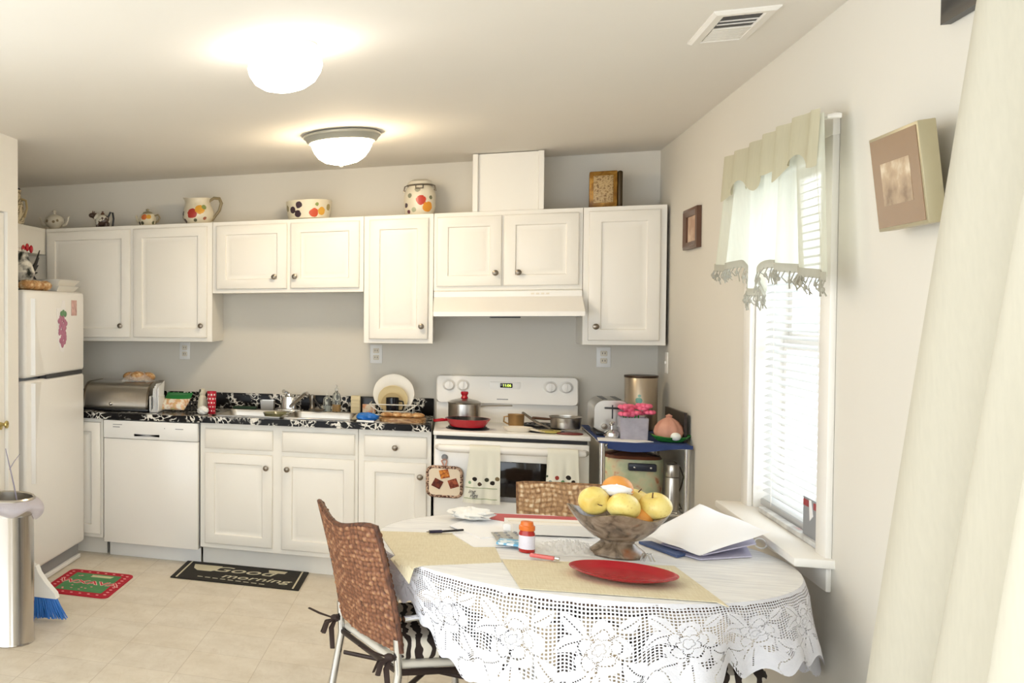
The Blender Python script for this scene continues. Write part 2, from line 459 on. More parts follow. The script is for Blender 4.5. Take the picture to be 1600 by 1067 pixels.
def panel_door(g, a0, a1, z0, z1, mp, inset=.058, t=.02):
    """raised-panel door; mp(u, d, z): u along face, d out of the face"""
    def L(i, d): return [Vector(mp(u, d, z)) for u, z in ((a0+i, z0+i), (a1-i, z0+i), (a1-i, z1-i), (a0+i, z1-i))]
    g.loops([L(0, 0), L(0, t-.005), L(.002, t-.002), L(.006, t), L(inset, t), L(inset+.005, t-.010), L(inset+.010, t-.0105),
             L(inset+.036, t-.002), L(inset+.040, t-.001)], True)
    return g
def slab(g, a0, a1, z0, z1, mp, t=.02):
    def L(i, d): return [Vector(mp(u, d, z)) for u, z in ((a0+i, z0+i), (a1-i, z0+i), (a1-i, z1-i), (a0+i, z1-i))]
    return g.loops([L(0, 0), L(0, t-.008), L(.004, t-.004), L(.012, t)], True)
def knob_prof(): return [(.0085, 0), (.007, .004), (.006, .012), (.013, .018), (.0165, .023), (.015, .028), (.008, .031), (.0005, .032)]
def knob(x, y, z, parent, ry=None, m='nickel', s=1.0):
    rot = ry or Matrix.Rotation(PI/2, 3, 'X')
    return G().lathe([(r*s, h*s) for r, h in knob_prof()], (x, y, z), 16, rot=rot).build('knob', m, parent)

# ================================================================== SETTING
XL = -3.95; H = 2.442
struct(G().box(XL-1.2, .12, -7.6, .1, -.06, 0).build('floor', 'floor'))
struct(G().box(XL-1.2, .12, -7.6, .1, H, H+.06).build('ceiling', 'ceil'))
struct(G().box(XL-.1, .12, 0, .1, 0, H).build('wall_back', 'wall'))
struct(G().box(XL-.1, XL, -1.80, 0, 0, H).build('wall_left', 'wall'))
WY0, WY1, WZ0, WZ1 = -2.78, -1.99, .775, 2.07
g = G()
g.box(0, .12, WY1, 0, 0, H); g.box(0, .12, -4.12, WY0, 0, H)
g.box(0, .12, WY0, WY1, 0, WZ0); g.box(0, .12, WY0, WY1, WZ1, H)
g.box(0, .12, -5.9, -4.12, 2.08, H); g.box(0, .12, -7.6, -5.9, 0, H)
struct(g.build('wall_right', 'wall'))
# closet partition: face at x=-3.15, opening for the folding door
g = G(); g.box(-3.95, -3.15, -1.93, -1.80, 0, H); g.box(-3.27, -3.15, -3.3, -1.93, 2.055, H); g.box(-3.27, -3.15, -3.5, -3.3, 0, H)
g.box(-3.95, -3.27, -3.5, -3.4, 0, H)
struct(g.build('wall_closet', 'trim'))
d1 = struct(bpy.data.objects.new('door_1', None)); COL.objects.link(d1); ORG['door_1'] = Vector((0, 0, 0))
mpx = lambda u, d, z: (-3.19+d, u, z)
for a0, a1 in ((-2.59, -2.015), (-2.01, -1.935), (-3.29, -2.595)):
    if a1-a0 > .2:
        g = G().box(-3.215, -3.19, a0, a1, .01, 2.05); panel_door(g, a0+.005, a1-.005, .02, .95, mpx, .09); panel_door(g, a0+.005, a1-.005, .97, 2.045, mpx, .09)
    else: g = G().box(-3.215, -3.168, a0, a1, .01, 2.05, .002)
    lf = g.build('door_leaf', 'trim', d1)
    if a0 > -2.595:
        ky = -2.045 if a1-a0 > .2 else -1.972
        G().lathe([(r*1.25, h*1.25) for r, h in knob_prof()], (-3.17, ky, .975), 16, rot=Matrix.Rotation(PI/2, 3, 'Y')).build('door_knob', 'brass', lf)
struct(G().box(-.012, 0, -4.12, 0, 0, .085, .003).build('baseboard_right', 'trim'))
struct(G().box(-1.17, 0, -.012, 0, 0, .085, .003).build('baseboard_back', 'trim'))

# window with casing, stool, sashes
w1 = struct(bpy.data.objects.new('window_1', None)); COL.objects.link(w1); ORG['window_1'] = Vector((0, 0, 0))
g = G()
g.box(-.018, 0, WY0-.09, WY0, .79, 2.12, .004); g.box(-.018, 0, WY1, WY1+.09, .79, 2.12, .004)
g.box(-.020, 0, WY0-.094, WY1+.094, 2.06, 2.128, .004)
g.build('casing', 'trim', w1)
G().box(-.10, .09, WY0-.115, WY1+.10, .765, .793, .006).build('sill', 'trim', w1)
G().box(-.015, 0, WY0-.09, WY1+.09, .69, .765, .004).build('apron', 'trim', w1)
g = G(); g.box(0, .115, WY0, WY0+.012, .79, WZ1); g.box(0, .115, WY1-.012, WY1, .79, WZ1); g.box(0, .115, WY0, WY1, WZ1-.012, WZ1)
g.build('jamb', 'trim', w1)
for z0, z1, xx in ((.79, 1.44, .085), (1.41, 2.06, .10)):
    g = G(); g.box(xx, xx+.03, WY0+.012, WY0+.055, z0, z1, .003); g.box(xx, xx+.03, WY1-.055, WY1-.012, z0, z1, .003)
    g.box(xx+.001, xx+.029, WY0+.02, WY1-.02, z0, z0+.045, .003); g.box(xx+.001, xx+.029, WY0+.02, WY1-.02, z1-.045, z1, .003)
    s_ = g.build('sash', 'trim', w1)
    G().box(xx+.012, xx+.016, WY0+.05, WY1-.05, z0+.04, z1-.04).build('pane', 'pane', s_)
# patio door opening behind the long curtain
w2 = struct(bpy.data.objects.new('window_2', None)); COL.objects.link(w2); ORG['window_2'] = Vector((0, 0, 0))
g = G(); g.box(.03, .08, -5.9, -5.83, 0, 2.08); g.box(.03, .08, -4.19, -4.12, 0, 2.08); g.box(.03, .08, -5.9, -4.12, 2.0, 2.08); g.box(.03, .08, -5.05, -4.97, .0, 2.08); g.box(.03, .08, -5.9, -4.12, 0, .08)
g.build('frame', 'trim', w2)
G().box(.05, .056, -5.85, -4.15, .05, 2.03).build('pane', 'pane', w2)

# ceiling vent
v = thing('ceiling_vent', 'white square ceiling vent with dark grille slots near right wall', 'vent', (-.25, -2.76, H))
cx, cy = -.25, -2.755
g = G(); g.loops([[(cx-a, cy-b, z) for a, b in ((.085, .19), (-.085, .19), (-.085, -.19), (.085, -.19))] for z in (H, H-.004)])
g.loops([[(cx+sa*(.085-i), cy+sb*(.19-i), z) for sa, sb in ((-1, -1), (1, -1), (1, 1), (-1, 1))] for i, z in ((0, H-.004), (.01, H-.012), (.03, H-.012), (.034, H-.006))], cap=False)
g.build('frame', 'ceil', v)
G().box(cx-.05, cx+.055, cy-.13, cy-.005, H-.0065, H-.004).build('grille_opening', 'darkgrey', v)
g = G()
for i in range(9):
    yy = cy+.005+i*.017; g.box(cx-.05, cx+.055, yy, yy+.012, H-.010, H-.005, .001)
for i in range(2):
    yy = cy-.09+i*.04; g.box(cx-.05, cx+.055, yy, yy+.003, H-.010, H-.005)
g.build('louvers', 'ceil', v)

# ceiling lamps
def emis(name, col, st):
    t = NT(name); t.set(Base_Color=srgb(col), Emission_Color=srgb(col), Emission_Strength=st, Roughness=.3); return t.m
lp = thing('ceiling_lamp', 'lit domed glass ceiling lamp with grey metal rim, nearer the cabinets', 'ceiling lamp', (-1.587, -1.28, H))
c0 = (-1.587, -1.28, H)
G().lathe([(.176, 0), (.187, -.008), (.187, -.018), (.176, -.026), (.172, -.036), (.160, -.046), (.150, -.046), (.150, 0)], c0, 48).build('rim', mat('lamp_rim_metal', '#a9a99f', .35, .3), lp)
G().lathe([(.151, -.04), (.146, -.06), (.134, -.09), (.112, -.12), (.08, -.142), (.04, -.153), (.0005, -.156)], c0, 48).build('glass_dome', emis('lamp_glass_warm', '#ffe9c6', LAMP_KITCHEN), lp)
G().lathe([(.01, -.154), (.012, -.16), (.006, -.168), (.0005, -.17)], c0, 12).build('finial', 'trim', lp)
lp = thing('ceiling_lamp', 'lit white mushroom ceiling lamp with bright glow, nearer the viewer', 'ceiling lamp', (-1.588, -3.06, H))
c0 = (-1.588, -3.06, H)
G().lathe([(.105, 0), (.108, -.01), (.108, -.042), (.1, -.046)], c0, 40).build('rim', 'trim', lp)
G().lathe([(.1, -.040), (.120, -.05), (.124, -.065), (.118, -.09), (.1, -.118), (.07, -.138), (.035, -.148), (.0005, -.151)], c0, 40).build('glass_dome', emis('lamp_glass_white', '#fff8ee', LAMP_DINING), lp)

# ================================================================== WALL CABINETS
YF = -.32; ZB, ZT, ZM = 1.356, 2.11, 1.662
mpy = lambda u, d, z: (u, YF-.0005-d, z)
def wall_cab(x0, x1, z0, z1, doors, label):
    t = thing('wall_cabinet', label, 'cabinet', ((x0+x1)/2, 0, z0))
    g = G().box(x0+.001, x1-.001, YF, -.001, z0, z1, .0015, 1); g.build('body', 'cab', t)
    for a0, a1, kx, kz in doors:
        d = panel_door(G(), a0, a1, z0+.025, z1-.025, mpy).build('door', 'cab', t)
        knob(kx, YF-.0205, kz, d)
    return t
wall_cab(-3.603, -2.466, ZB, ZT, [(-3.59, -3.005, -3.068, 1.457), (-2.983, -2.498, -2.534, 1.457)], 'tall white double-door wall cabinet beside the refrigerator')
wall_cab(-2.466, -1.556, ZM, ZT, [(-2.438, -2.003, -2.077, 1.758), (-1.981, -1.581, -1.954, 1.758)], 'short white double-door wall cabinet above the sink')
wall_cab(-1.556, -1.171, ZB, ZT, [(-1.525, -1.200, -1.235, 1.456)], 'narrow white single-door wall cabinet left of the range hood')
wall_cab(-1.171, -.410, ZM, ZT, [(-1.154, -.816, -.847, 1.759), (-.804, -.431, -.73, 1.759)], 'short white double-door wall cabinet above the range hood')
wall_cab(-.410, -.015, ZB, ZT, [(-.383, -.048, -.348, 1.457)], 'narrow white single-door wall cabinet in the right corner')
t = thing('wall_cabinet', 'shallow white cabinet run above the refrigerator at left corner', 'cabinet', (-3.78, -.9, 1.935))
G().box(-3.948, -3.606, -1.6, -.001, 1.935, ZT, .0015, 1).build('body', 'cab', t)
slab(G(), -1.55, -.36, 1.955, 2.09, lambda u, d, z: (-3.6055+d*.3, u, z)).build('door', 'cab', t)
# end panel of corner between
t = thing('corner_panel', 'white filler panel in the corner between cabinets over the fridge', 'panel', (-3.78, -.15, 1.36))
G().box(-3.948, -3.6055, -.315, -.002, 1.356, 1.934, .001, 1).build('panel', 'cab', t)
# duct cover
t = thing('duct_cover', 'white boxed duct cover rising from cabinets to the ceiling', 'duct cover', (-.79, -.15, ZT))
g = G().box(-.965, -.605, YF+.02, -.001, ZT, H-.004, .001, 1); g.build('box', 'cab', t)
for x0, x1 in ((-.968, -.94), (-.632, -.604)): G().box(x0, x1, YF, YF+.02, ZT, H-.004, .002, 1).build('corner_strip', 'cab', t)
# hood
t = thing('range_hood', 'white under-cabinet range hood above the stove', 'range hood', (-.79, 0, 1.5))
pts = [(-.002, 1.515), (-.002, 1.6615), (-.325, 1.6615), (-.345, 1.655), (-.345, 1.625), (-.49, 1.54), (-.49, 1.515)]
G().prism(pts, -1.168, -.413, lambda u, v, tt: (tt, u, v)).build('hood_body', 'enamel', t)
g = G().box(-1.15, -.43, -.47, -.02, 1.512, 1.5149); g.build('hood_underside', 'grey', t)
G().box(-.87, -.72, -.44, -.2, 1.505, 1.5119, .003).build('hood_lamp_lens', 'darkgrey', t)
g = G()
for i, x in enumerate((-.665, -.64, -.615, -.59)): g.box(x, x+.016, -.3475, -.345, 1.636, 1.645, .001)
g.build('switches', 'cabin', t)

# outlets
def outlet(x, z, label):
    t = thing('electrical_outlet', label, 'outlet', (x, 0, z), group=None)
    G().box(x-.036, x+.036, -.006, 0, z-.058, z+.058, .003).build('plate', 'plastic', t)
    for dz in (-.021, .021):
        r = G().box(x-.017, x+.017, -.009, -.005, z+dz-.015, z+dz+.015, .004).build('receptacle', 'cabin', t)
        G().box(x-.008, x-.005, -.0095, -.0085, z+dz-.004, z+dz+.006).box(x+.005, x+.008, -.0095, -.0085, z+dz-.004, z+dz+.006).build('slot', 'darkgrey', r)
outlet(-2.726, 1.285, 'white wall outlet under the tall double-door wall cabinet')
outlet(-1.506, 1.279, 'white wall outlet above the plates in the dish rack')
outlet(-.267, 1.277, 'white wall outlet above the toaster')

t = thing('wall_switch', 'small pale switch plate on right wall near the back corner', 'switch', (0, -.27, 1.26))
G().box(-.006, 0, -.31, -.24, 1.205, 1.32, .003).build('plate', 'cab', t)
G().box(-.012, -.005, -.28, -.27, 1.255, 1.272, .002).build('toggle', 'plastic', t)

# ================================================================== BASE UNITS
YB = -.61
mpb = lambda u, d, z: (u, YB-.0005-d, z)
def base_cab(x0, x1, label):
    t = thing('base_cabinet', label, 'cabinet', ((x0+x1)/2, -.3, 0))
    g = G().box(x0+.001, x1-.001, YB, YB+.02, .115, .875, .0015, 1); g.box(x0+.001, x0+.018, YB+.02, -.001, .115, .875); g.box(x1-.018, x1-.001, YB+.02, -.001, .115, .875)
    g.box(x0+.018, x1-.018, YB+.02, -.001, .115, .133); g.box(x0+.018, x1-.018, -.008, -.001, .133, .875); g.box(x0+.001, x1-.001, -.535, -.02, 0, .115); g.build('body', 'cab', t)
    return t
t = base_cab(-3.55, -3.094, 'narrow white base cabinet squeezed between refrigerator and dishwasher')
panel_door(G(), -3.5, -3.11, .14, .85, mpb).build('door', 'cab', t)
t = base_cab(-2.473, -1.556, 'wide white sink base cabinet with two doors')
for a0, a1, kx in ((-2.44, -2.037, -2.072), (-1.983, -1.575, -1.951)):
    slab(G(), a0, a1, .722, .842, mpb).build('drawer_front', 'cab', t)
    d = panel_door(G(), a0, a1, .145, .695, mpb).build('door', 'cab', t)
    knob(kx, YB-.0205, .622, d)
t = base_cab(-1.556, -1.168, 'narrow white base cabinet with one drawer left of the stove')
d = slab(G(), -1.523, -1.193, .722, .842, mpb).build('drawer', 'cab', t); knob(-1.357, YB-.0205, .779, d)
d = panel_door(G(), -1.523, -1.193, .145, .695, mpb).build('door', 'cab', t); knob(-1.226, YB-.0205, .622, d)
# dishwasher
t = thing('dishwasher', 'white built-in dishwasher left of the sink cabinet', 'dishwasher', (-2.78, -.3, 0))
G().box(-3.085, -2.478, -.6, -.02, .1, .872).build('body', 'grey', t)
d = G().box(-3.083, -2.480, -.635, -.6, .098, .755, .004).build('door', 'enamel', t)
c = G().box(-3.083, -2.480, -.642, -.6, .757, .870, .006).build('control_panel', 'plastic', t)
g = G().loops([[(-2.80-.08*k, y, .775-.0*k) for k in (-1, 1)] + [(-2.80+.08*k, y, .79) for k in (1, -1)] for y in (-.6425, -.646)]); g.build('handle_recess', mat('recess_grey', '#b5b5b8', .5), c)
g = G().box(-3.02, -2.96, -.6435, -.642, .842, .846).box(-3.02, -2.975, -.6435, -.642, .826, .831).box(-2.62, -2.57, -.6435, -.642, .828, .832).box(-2.69, -2.685, -.6435, -.642, .828, .833)
g.build('marking', 'grey', c)
G().box(-3.07, -2.48, -.555, -.54, 0, .096, .002).build('kick_plate', 'plastic', t)
# countertop with backsplash and cut-out
t = thing('countertop', 'black marble-look countertop with white veins and low backsplash', 'countertop', (-2.5, -.3, .876))
SX0, SX1, SY0, SY1 = -2.385, -1.60, -.560, -.115
g = G()
X0, X1 = -3.945, -1.170
g.box(X0, SX0, -.645, -.002, .876, .914); g.box(SX1, X1, -.645, -.002, .876, .914)
g.box(SX0, SX1, -.645, SY0, .876, .914); g.box(SX0, SX1, SY1, -.002, .876, .914)
bmesh.ops.remove_doubles(g.bm, verts=g.bm.verts[:], dist=1e-5)
g.build('worktop', 'marble', t)
G().box(X0, X1, -.022, -.002, .9141, 1.012, .002).build('backsplash', 'marble', t)
# sink
t = thing('kitchen_sink', 'stainless double-bowl sink set in the black countertop', 'sink', (-2.0, -.34, .914))
g = G()
A0, A1, B0, B1 = -2.41, -1.575, -.585, -.095
mid = -1.99
for x0, x1, y0, y1 in ((A0, A1, B0, B0+.03), (A0, A1, B1-.075, B1), (A0, A0+.03, B0, B1), (A1-.03, A1, B0, B1), (mid-.015, mid+.015, B0, B1)):
    g.box(x0, x1, y0, y1, .9145, .921, .002, 1)
g.build('rim', 'steel', t)
for x0, x1 in ((A0+.03, mid-.015), (mid+.015, A1-.03)):
    L = []
    for i, z in ((0, .919), (.006, .90), (.014, .78), (.03, .765)):
        l = []
        for qx, qy, a0 in ((x1, B1-.075, 0), (x0, B1-.075, PI/2), (x0, B0+.03, PI), (x1, B0+.03, 1.5*PI)):
            sx = -1 if qx == x1 else 1; sy = -1 if qy > -.4 else 1; r = .045
            for k in range(5):
                a = a0+PI/2*k/4; l.append((qx+sx*r+(r-i)*math.cos(a), qy+sy*r+(r-i)*math.sin(a), z))
        L.append(l)
    b = G().loops(L, cap=False); b.bm.faces.new([v for v in b.bm.verts[-20:]]); b = b.build('basin', 'steel', t)
    G().lathe([(.04, .7655), (.04, .768), (.03, .769), (.0005, .7665)], ((x0+x1)/2, -.33, 0), 20).build('drain', 'chrome', b)
# faucet
t = thing('kitchen_faucet', 'chrome single-lever faucet with slanting spout behind the sink', 'faucet', (-2.02, -.13, .921))
G().lathe([(.05, 0), (.048, .008), (.026, .012), (.024, .07), (.022, .085)], (-2.02, -.13, .9212), 24, sx=1.9).build('base', 'chrome', t)
G().tube([(-2.015, -.14, .94), (-1.97, -.18, .98), (-1.91, -.22, 1.035), (-1.895, -.235, 1.04), (-1.885, -.24, 1.028)], .012, 12).build('spout', 'chrome', t)
G().lathe([(.024, 0), (.026, .008), (.02, .02), (.0005, .026)], (-2.02, -.13, 1.006), 20).build('cap', 'chrome', t)
G().tube([(-2.02, -.13, 1.026), (-2.03, -.15, 1.038), (-2.045, -.18, 1.044)], [.009, .009, .012], 10).build('lever', 'chrome', t)
t = thing('sink_sprayer', 'dark and chrome hand sprayer in the sink deck right of faucet', 'sprayer', (-1.875, -.13, .921))
G().lathe([(.024, 0), (.022, .01), (.016, .02), (.014, .045), (.02, .07), (.018, .10), (.0005, .105)], (-1.875, -.13, .9212), 20).build('nozzle', 'nickel', t)
G().tube([(-1.868, -.14, 1.0), (-1.84, -.17, .97), (-1.81, -.18, .935)], .007, 8).build('handle', 'black', t)

# ================================================================== STOVE
t = thing('stove', 'white freestanding electric stove with back console between the cabinets', 'stove', (-.78, -.35, 0))
RX0, RX1 = -1.155, -.401; ZC = .888
G().box(RX0, RX1, -.635, -.03, .02, .862, .003, 1).build('body', 'enamel', t)
g = G().box(RX0-.004, RX1+.004, -.665, -.03, .862, ZC, .006); g.box(RX0+.002, RX1-.002, -.085, -.025, ZC-.002, 1.0, .002); g.build('cooktop', 'enamel', t)
# backguard with rounded ends
pl = []
for (qx, qz, a0) in ((RX1, 1.158, 0), (RX0, 1.158, PI/2), (RX0, 1.0, PI), (RX1, 1.0, 1.5*PI)):
    sx = -1 if qx == RX1 else 1; sz = -1 if qz > 1.1 else 1; r = .022
    for k in range(6):
        a = a0+PI/2*k/5; pl.append((qx+sx*r+r*math.cos(a), qz+sz*r+r*math.sin(a)))
g = G().loops([[(RX0*.5+RX1*.5+(u-(RX0+RX1)/2)*q, y+(.02 if vv > 1.08 else 0), 1.08+(vv-1.08)*q) for u, vv in pl] for y, q in ((-.02, 1), (-.105, 1), (-.112, .985))])
con = g.build('console', 'enamel', t)
yk = -.107
def dial(x, z):
    rot = Matrix.Rotation(PI/2, 3, 'X')
    k = G().lathe([(.036, 0), (.036, .004), (.030, .008), (.026, .020), (.024, .026), (.0005, .027)], (x, -.098, z), 24, rot=rot)
    k.box(x-.005, x+.005, -.131, -.122, z-.024, z+.024, .002)
    k.build('dial', 'plastic', con)
for x in (-1.085, -1.008, -.545, -.465): dial(x, 1.103)
G().box(-.862, -.700, -.1025, -.095, 1.058, 1.128, .004).build('control_pad', 'plastic', con)
dsp = G().box(-.808, -.742, -.1045, -.1, 1.094, 1.121, .004).build('display', 'blackglass', con)
text('clock_digits', '11:06', .021, emis('green_digits', '#c9f25a', 1.6), con, FRONT(-.772, -.105, 1.107))
g = G()
for i in range(6): g.box(-.85+i*.025, -.837+i*.025, -.104, -.1, 1.066, 1.073, .001)
g.build('buttons', 'grey', con)
G().box(-.825, -.765, -.1125, -.11, 1.024, 1.029).build('marking', 'grey', con)
# burners
def burner(x, y, r, hot='black'):
    b = G().lathe([(r+.015, 0), (r+.018, .003), (r+.01, .004), (r*.6, .0015), (.0005, .001)], (x, y, ZC), 32).build('burner', 'darkgrey', t)
    g = G()
    for k in range(4):
        rr = r*(.25+.25*k); g.tube([(x+rr*math.cos(a*PI/14), y+rr*math.sin(a*PI/14), ZC+.010) for a in range(28)], .0055, 6, True)
    g.build('coil', 'black', b)
burner(-.985, -.50, .095); burner(-.975, -.24, .075); burner(-.60, -.52, .075); burner(-.60, -.24, .095)
# oven front
G().box(RX0+.012, RX1-.012, -.655, -.63, .843, .860).build('vent_gap', 'black', t)
dr = G().box(RX0+.003, RX1-.003, -.668, -.634, .245, .842, .006).build('oven_door', 'enamel', t)
G().box(-.965, -.585, -.671, -.667, .545, .735, .003).build('oven_window', 'blackglass', dr)
G().box(-.97, -.58, -.673, -.668, .518, .543, .002).build('window_trim', 'grey', dr)
G().tube([(RX0+.02, -.655, .80), (RX0+.035, -.70, .80), (RX0+.08, -.712, .80), (RX1-.08, -.712, .80), (RX1-.035, -.70, .80), (RX1-.02, -.655, .80)], [.018, .019, .021, .021, .019, .018], 14).build('handle', 'enamel', dr)
G().box(RX0+.003, RX1-.003, -.66, -.634, .06, .238, .006).build('storage_drawer', 'enamel', t)

# ================================================================== REFRIGERATOR
t = thing('refrigerator', 'white top-freezer refrigerator at the left beside the closet', 'refrigerator', (-3.55, -1.15, 0))
FX, FY0, FY1, FZ = -3.19, -1.612, -.695, 1.668
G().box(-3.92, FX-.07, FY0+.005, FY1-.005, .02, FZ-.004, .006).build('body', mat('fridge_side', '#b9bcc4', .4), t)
fd = G().box(FX-.066, FX, FY0, FY1, 1.185, FZ, .022, 4).build('freezer_door', 'fridge', t)
ld = G().box(FX-.066, FX, FY0, FY1, .105, 1.168, .022, 4).build('fridge_door', 'fridge', t)
# sculpted grip strip along the near edge
def grip(z0, z1, zt, parent, up):
    g = G(); L = []
    n = 14
    for i in range(n+1):
        q = i/n; z = z0+(z1-z0)*q
        wd = (.04+.16*(1-q)**1.6) if up else (.04+.16*q**1.6)*.7
        y0 = FY0+.07
        L.append([(FX-.004, y0, z), (FX+.022, y0+.01, z), (FX+.02, y0+.03, z), (FX-.004, y0+wd+.03, z)])
    g.loops(L, True); g.build('grip', 'fridge', parent)
grip(1.20, 1.62, 0, fd, True); grip(.60, 1.155, 0, ld, False)
G().box(FX-.05, FX-.004, FY0+.30, FY1-.03, 1.166, 1.187).build('handle_gap', 'darkgrey', t)
g = G().box(FX-.05, FX-.035, FY0+.02, FY1-.02, .015, .10, .003)
g.build('toe_grille', 'grey', t)
G().box(FX-.05, FX-.02, FY0+.02, FY1-.02, .005, .03, .004).build('toe_guard', 'plastic', t)
# magnets
t = thing('fridge_magnet', 'large purple grape bunch magnet on the freezer door', 'magnet', (FX, -1.07, 1.45), local=False)
g = G()
rr = random.Random(3)
for i in range(46):
    q = i/45; z = 1.515-.165*q; hw = .062*(1-.25*q)*(1 if q < .8 else (1-(q-.8)*3.2))
    y = -1.075+rr.uniform(-hw, hw); g.sph((FX+.004, y, z), .004, .018, .015, 10, 6)
g.build('grapes', mat('grape_pink', '#b0708a', .5, var=.2, vscale=60), t)
g = G()
for a in (-.03, 0, .03): g.sph((FX+.005, -1.065+a, 1.535+.008*(a == 0)), .004, .022, .018, 10, 6)
g.build('leaves', mat('grape_leaf', '#5f8a62', .5), t)
pl = [(-.105, .15), (-.02, .155), (0, .20), (.05, .20), (.06, .15), (.075, .05), (.06, -.05), (.045, -.09), (.02, -.125), (-.03, -.115), (-.07, -.06), (-.085, .05)]
pl = [(u*.85-1.075, v*.95+1.425) for u, v in pl]
G().prism(pl, FX+.0005, FX+.002, lambda u, v, d: (d, u, v)).build('backing', 'paper', t)
t = thing('fridge_magnet', 'small pink photo magnet near the far top edge of freezer', 'magnet', (FX, -.88, 1.57))
G().box(FX+.0005, FX+.003, -.925, -.835, 1.525, 1.618, .001).build('photo', matmix('pink_photo', [(.3, '#b58a86'), (.6, '#dcb7b0'), (.75, '#8a5a56')], 18), t)
# things on the fridge
t = thing('food_tray', 'stack of cream cardboard trays lying on top of the refrigerator', 'tray', (-3.33, -.86, FZ))
def traymesh(z, s, dx, dy):
    return G().loops([[(-3.36+dx+sx*(.15*s+e), -.90+dy+sy*(.17*s+e), z+h) for sx, sy in ((-1, -1), (1, -1), (1, 1), (-1, 1))] for e, h in ((-.03, 0), (0, .035), (.012, .036), (-.02, .033), (-.045, .004))])
traymesh(FZ, 1, 0, 0).build('lower_tray', 'cab', t); traymesh(FZ+.037, 1.0, .01, -.01).build('upper_tray', 'cab', t)
t = thing('bread_loaf', 'brown bread roll in a bag on the fridge beside trays', 'bread', (-3.32, -1.35, FZ))
g = G()
for i in range(4): g.sph((-3.262+.012*(i % 2), -1.44+.075*i, FZ+.03), .05, .05, .03, 14, 8)
g.build('rolls', 'bread', t)
t = thing('rooster_figure', 'black and white ceramic rooster with red comb on the refrigerator', 'figurine', (-3.42, -1.42, FZ), local=False)
bx, by, bz = -3.385, -1.20, FZ
G().lathe([(.05, 0), (.055, .015), (.03, .03), (.055, .07), (.07, .11), (.055, .15), (.035, .19), (.03, .22), (.0005, .25)], (bx, by, bz), 20).build('body', matmix('rooster_glaze', [(.4, '#1c2420'), (.55, '#e6e2d6')], 14, .3), t)
g = G()
for a in (-.03, 0, .03): g.sph((bx+a*.4, by+.06+a, bz+.262-abs(a)*.3), .01, .022, .024, 10, 6)
g.build('comb', 'red', t)
g = G()
for k in range(5): g.tube([(bx, by+.05, bz+.08), (bx+.02, by+.10+.01*k, bz+.09+.02*k), (bx+.03, by+.13+.012*k, bz+.07+.045*k)], [.012, .01, .003], 8)
g.build('tail', 'black', t)

# ================================================================== CERAMICS ON THE CABINETS
TZ = ZT+.0005
F = ['#a52a2a', '#d98a2b', '#c9b24a', '#3b2c3e', '#7c8a5a']
def fruit(r, z0, n=8, yside=-1, seed=1):
    q = random.Random(seed); L = []
    for i in range(n):
        a = -PI/2+q.uniform(-1.1, 1.1); L.append((r*math.cos(a), r*math.sin(a), z0*q.uniform(.2, 1), q.uniform(.012, .022), q.choice(F)))
    return L
# sugar bowl
t = thing('sugar_bowl', 'small pale floral sugar bowl with two handles, leftmost on the long cabinets', 'sugar bowl', (-3.59, -.2, TZ), local=True)
mm = spots('pale_floral', '#ddd6c4', fruit(.07, .09, 6, seed=4)[:0] + [(.02, -.07, .05, .012, '#8a7a5c'), (-.03, -.06, .06, .011, '#9a8a6e'), (-.01, -.07, .035, .008, '#7a6a54'), (.045, -.055, .06, .01, '#8a7a5c')])
G().lathe([(.035, 0), (.04, .006), (.032, .012), (.055, .03), (.07, .055), (.066, .078), (.056, .088)], (0, 0, 0), 28).build('bowl', mm, t)
ld = G().lathe([(.052, .088), (.045, .096), (.025, .102), (.009, .108), (.009, .118), (.015, .128), (.009, .138), (.0005, .143)], (0, 0, 0), 24).build('lid', mm, t)
for sgn in (-1, 1): G().tube([(sgn*.062, 0, .03), (sgn*.085, 0, .035), (sgn*.098, 0, .06), (sgn*.1, 0, .082), (sgn*.112, 0, .09)], [.009, .009, .008, .008, .005], 8).build('handle', mm, t)
# cow creamer
t = thing('cow_creamer', 'small black and white cow-shaped teapot with dark tail handle', 'creamer', (-3.26, -.2, TZ), local=True)
mm = matmix('cow_patches', [(.46, '#e2dccc'), (.5, '#4a382e')], 17, .3)
g = G().sph((.02, 0, .05), .052, .04, .042, 22, 14); g.tube([(-.015, 0, .07), (-.035, 0, .085), (-.05, -.005, .09)], [.026, .022, .018], 12); g.sph((-.055, -.006, .09), .022, .018, .017, 14, 8)
for x in (-.01, .05): 
    for y in (-.02, .02): g.cyl((x, y, 0), (x, y, .03), .011, .012, 10)
g.build('body', mm, t)
g = G()
for y in (-.016, .012): g.tube([(-.045, y, .105), (-.043, y-.004, .118)], [.006, .002], 8)
g.build('horns', 'wood', t)
G().tube([(.06, 0, .075), (.075, 0, .105), (.09, 0, .10), (.097, 0, .06), (.09, 0, .01)], .007, 8).build('tail_handle', 'black', t)
G().lathe([(.014, .09), (.012, .1), (.007, .104), (.008, .112), (.0005, .116)], (.02, 0, 0), 14).build('lid', 'wood', t)
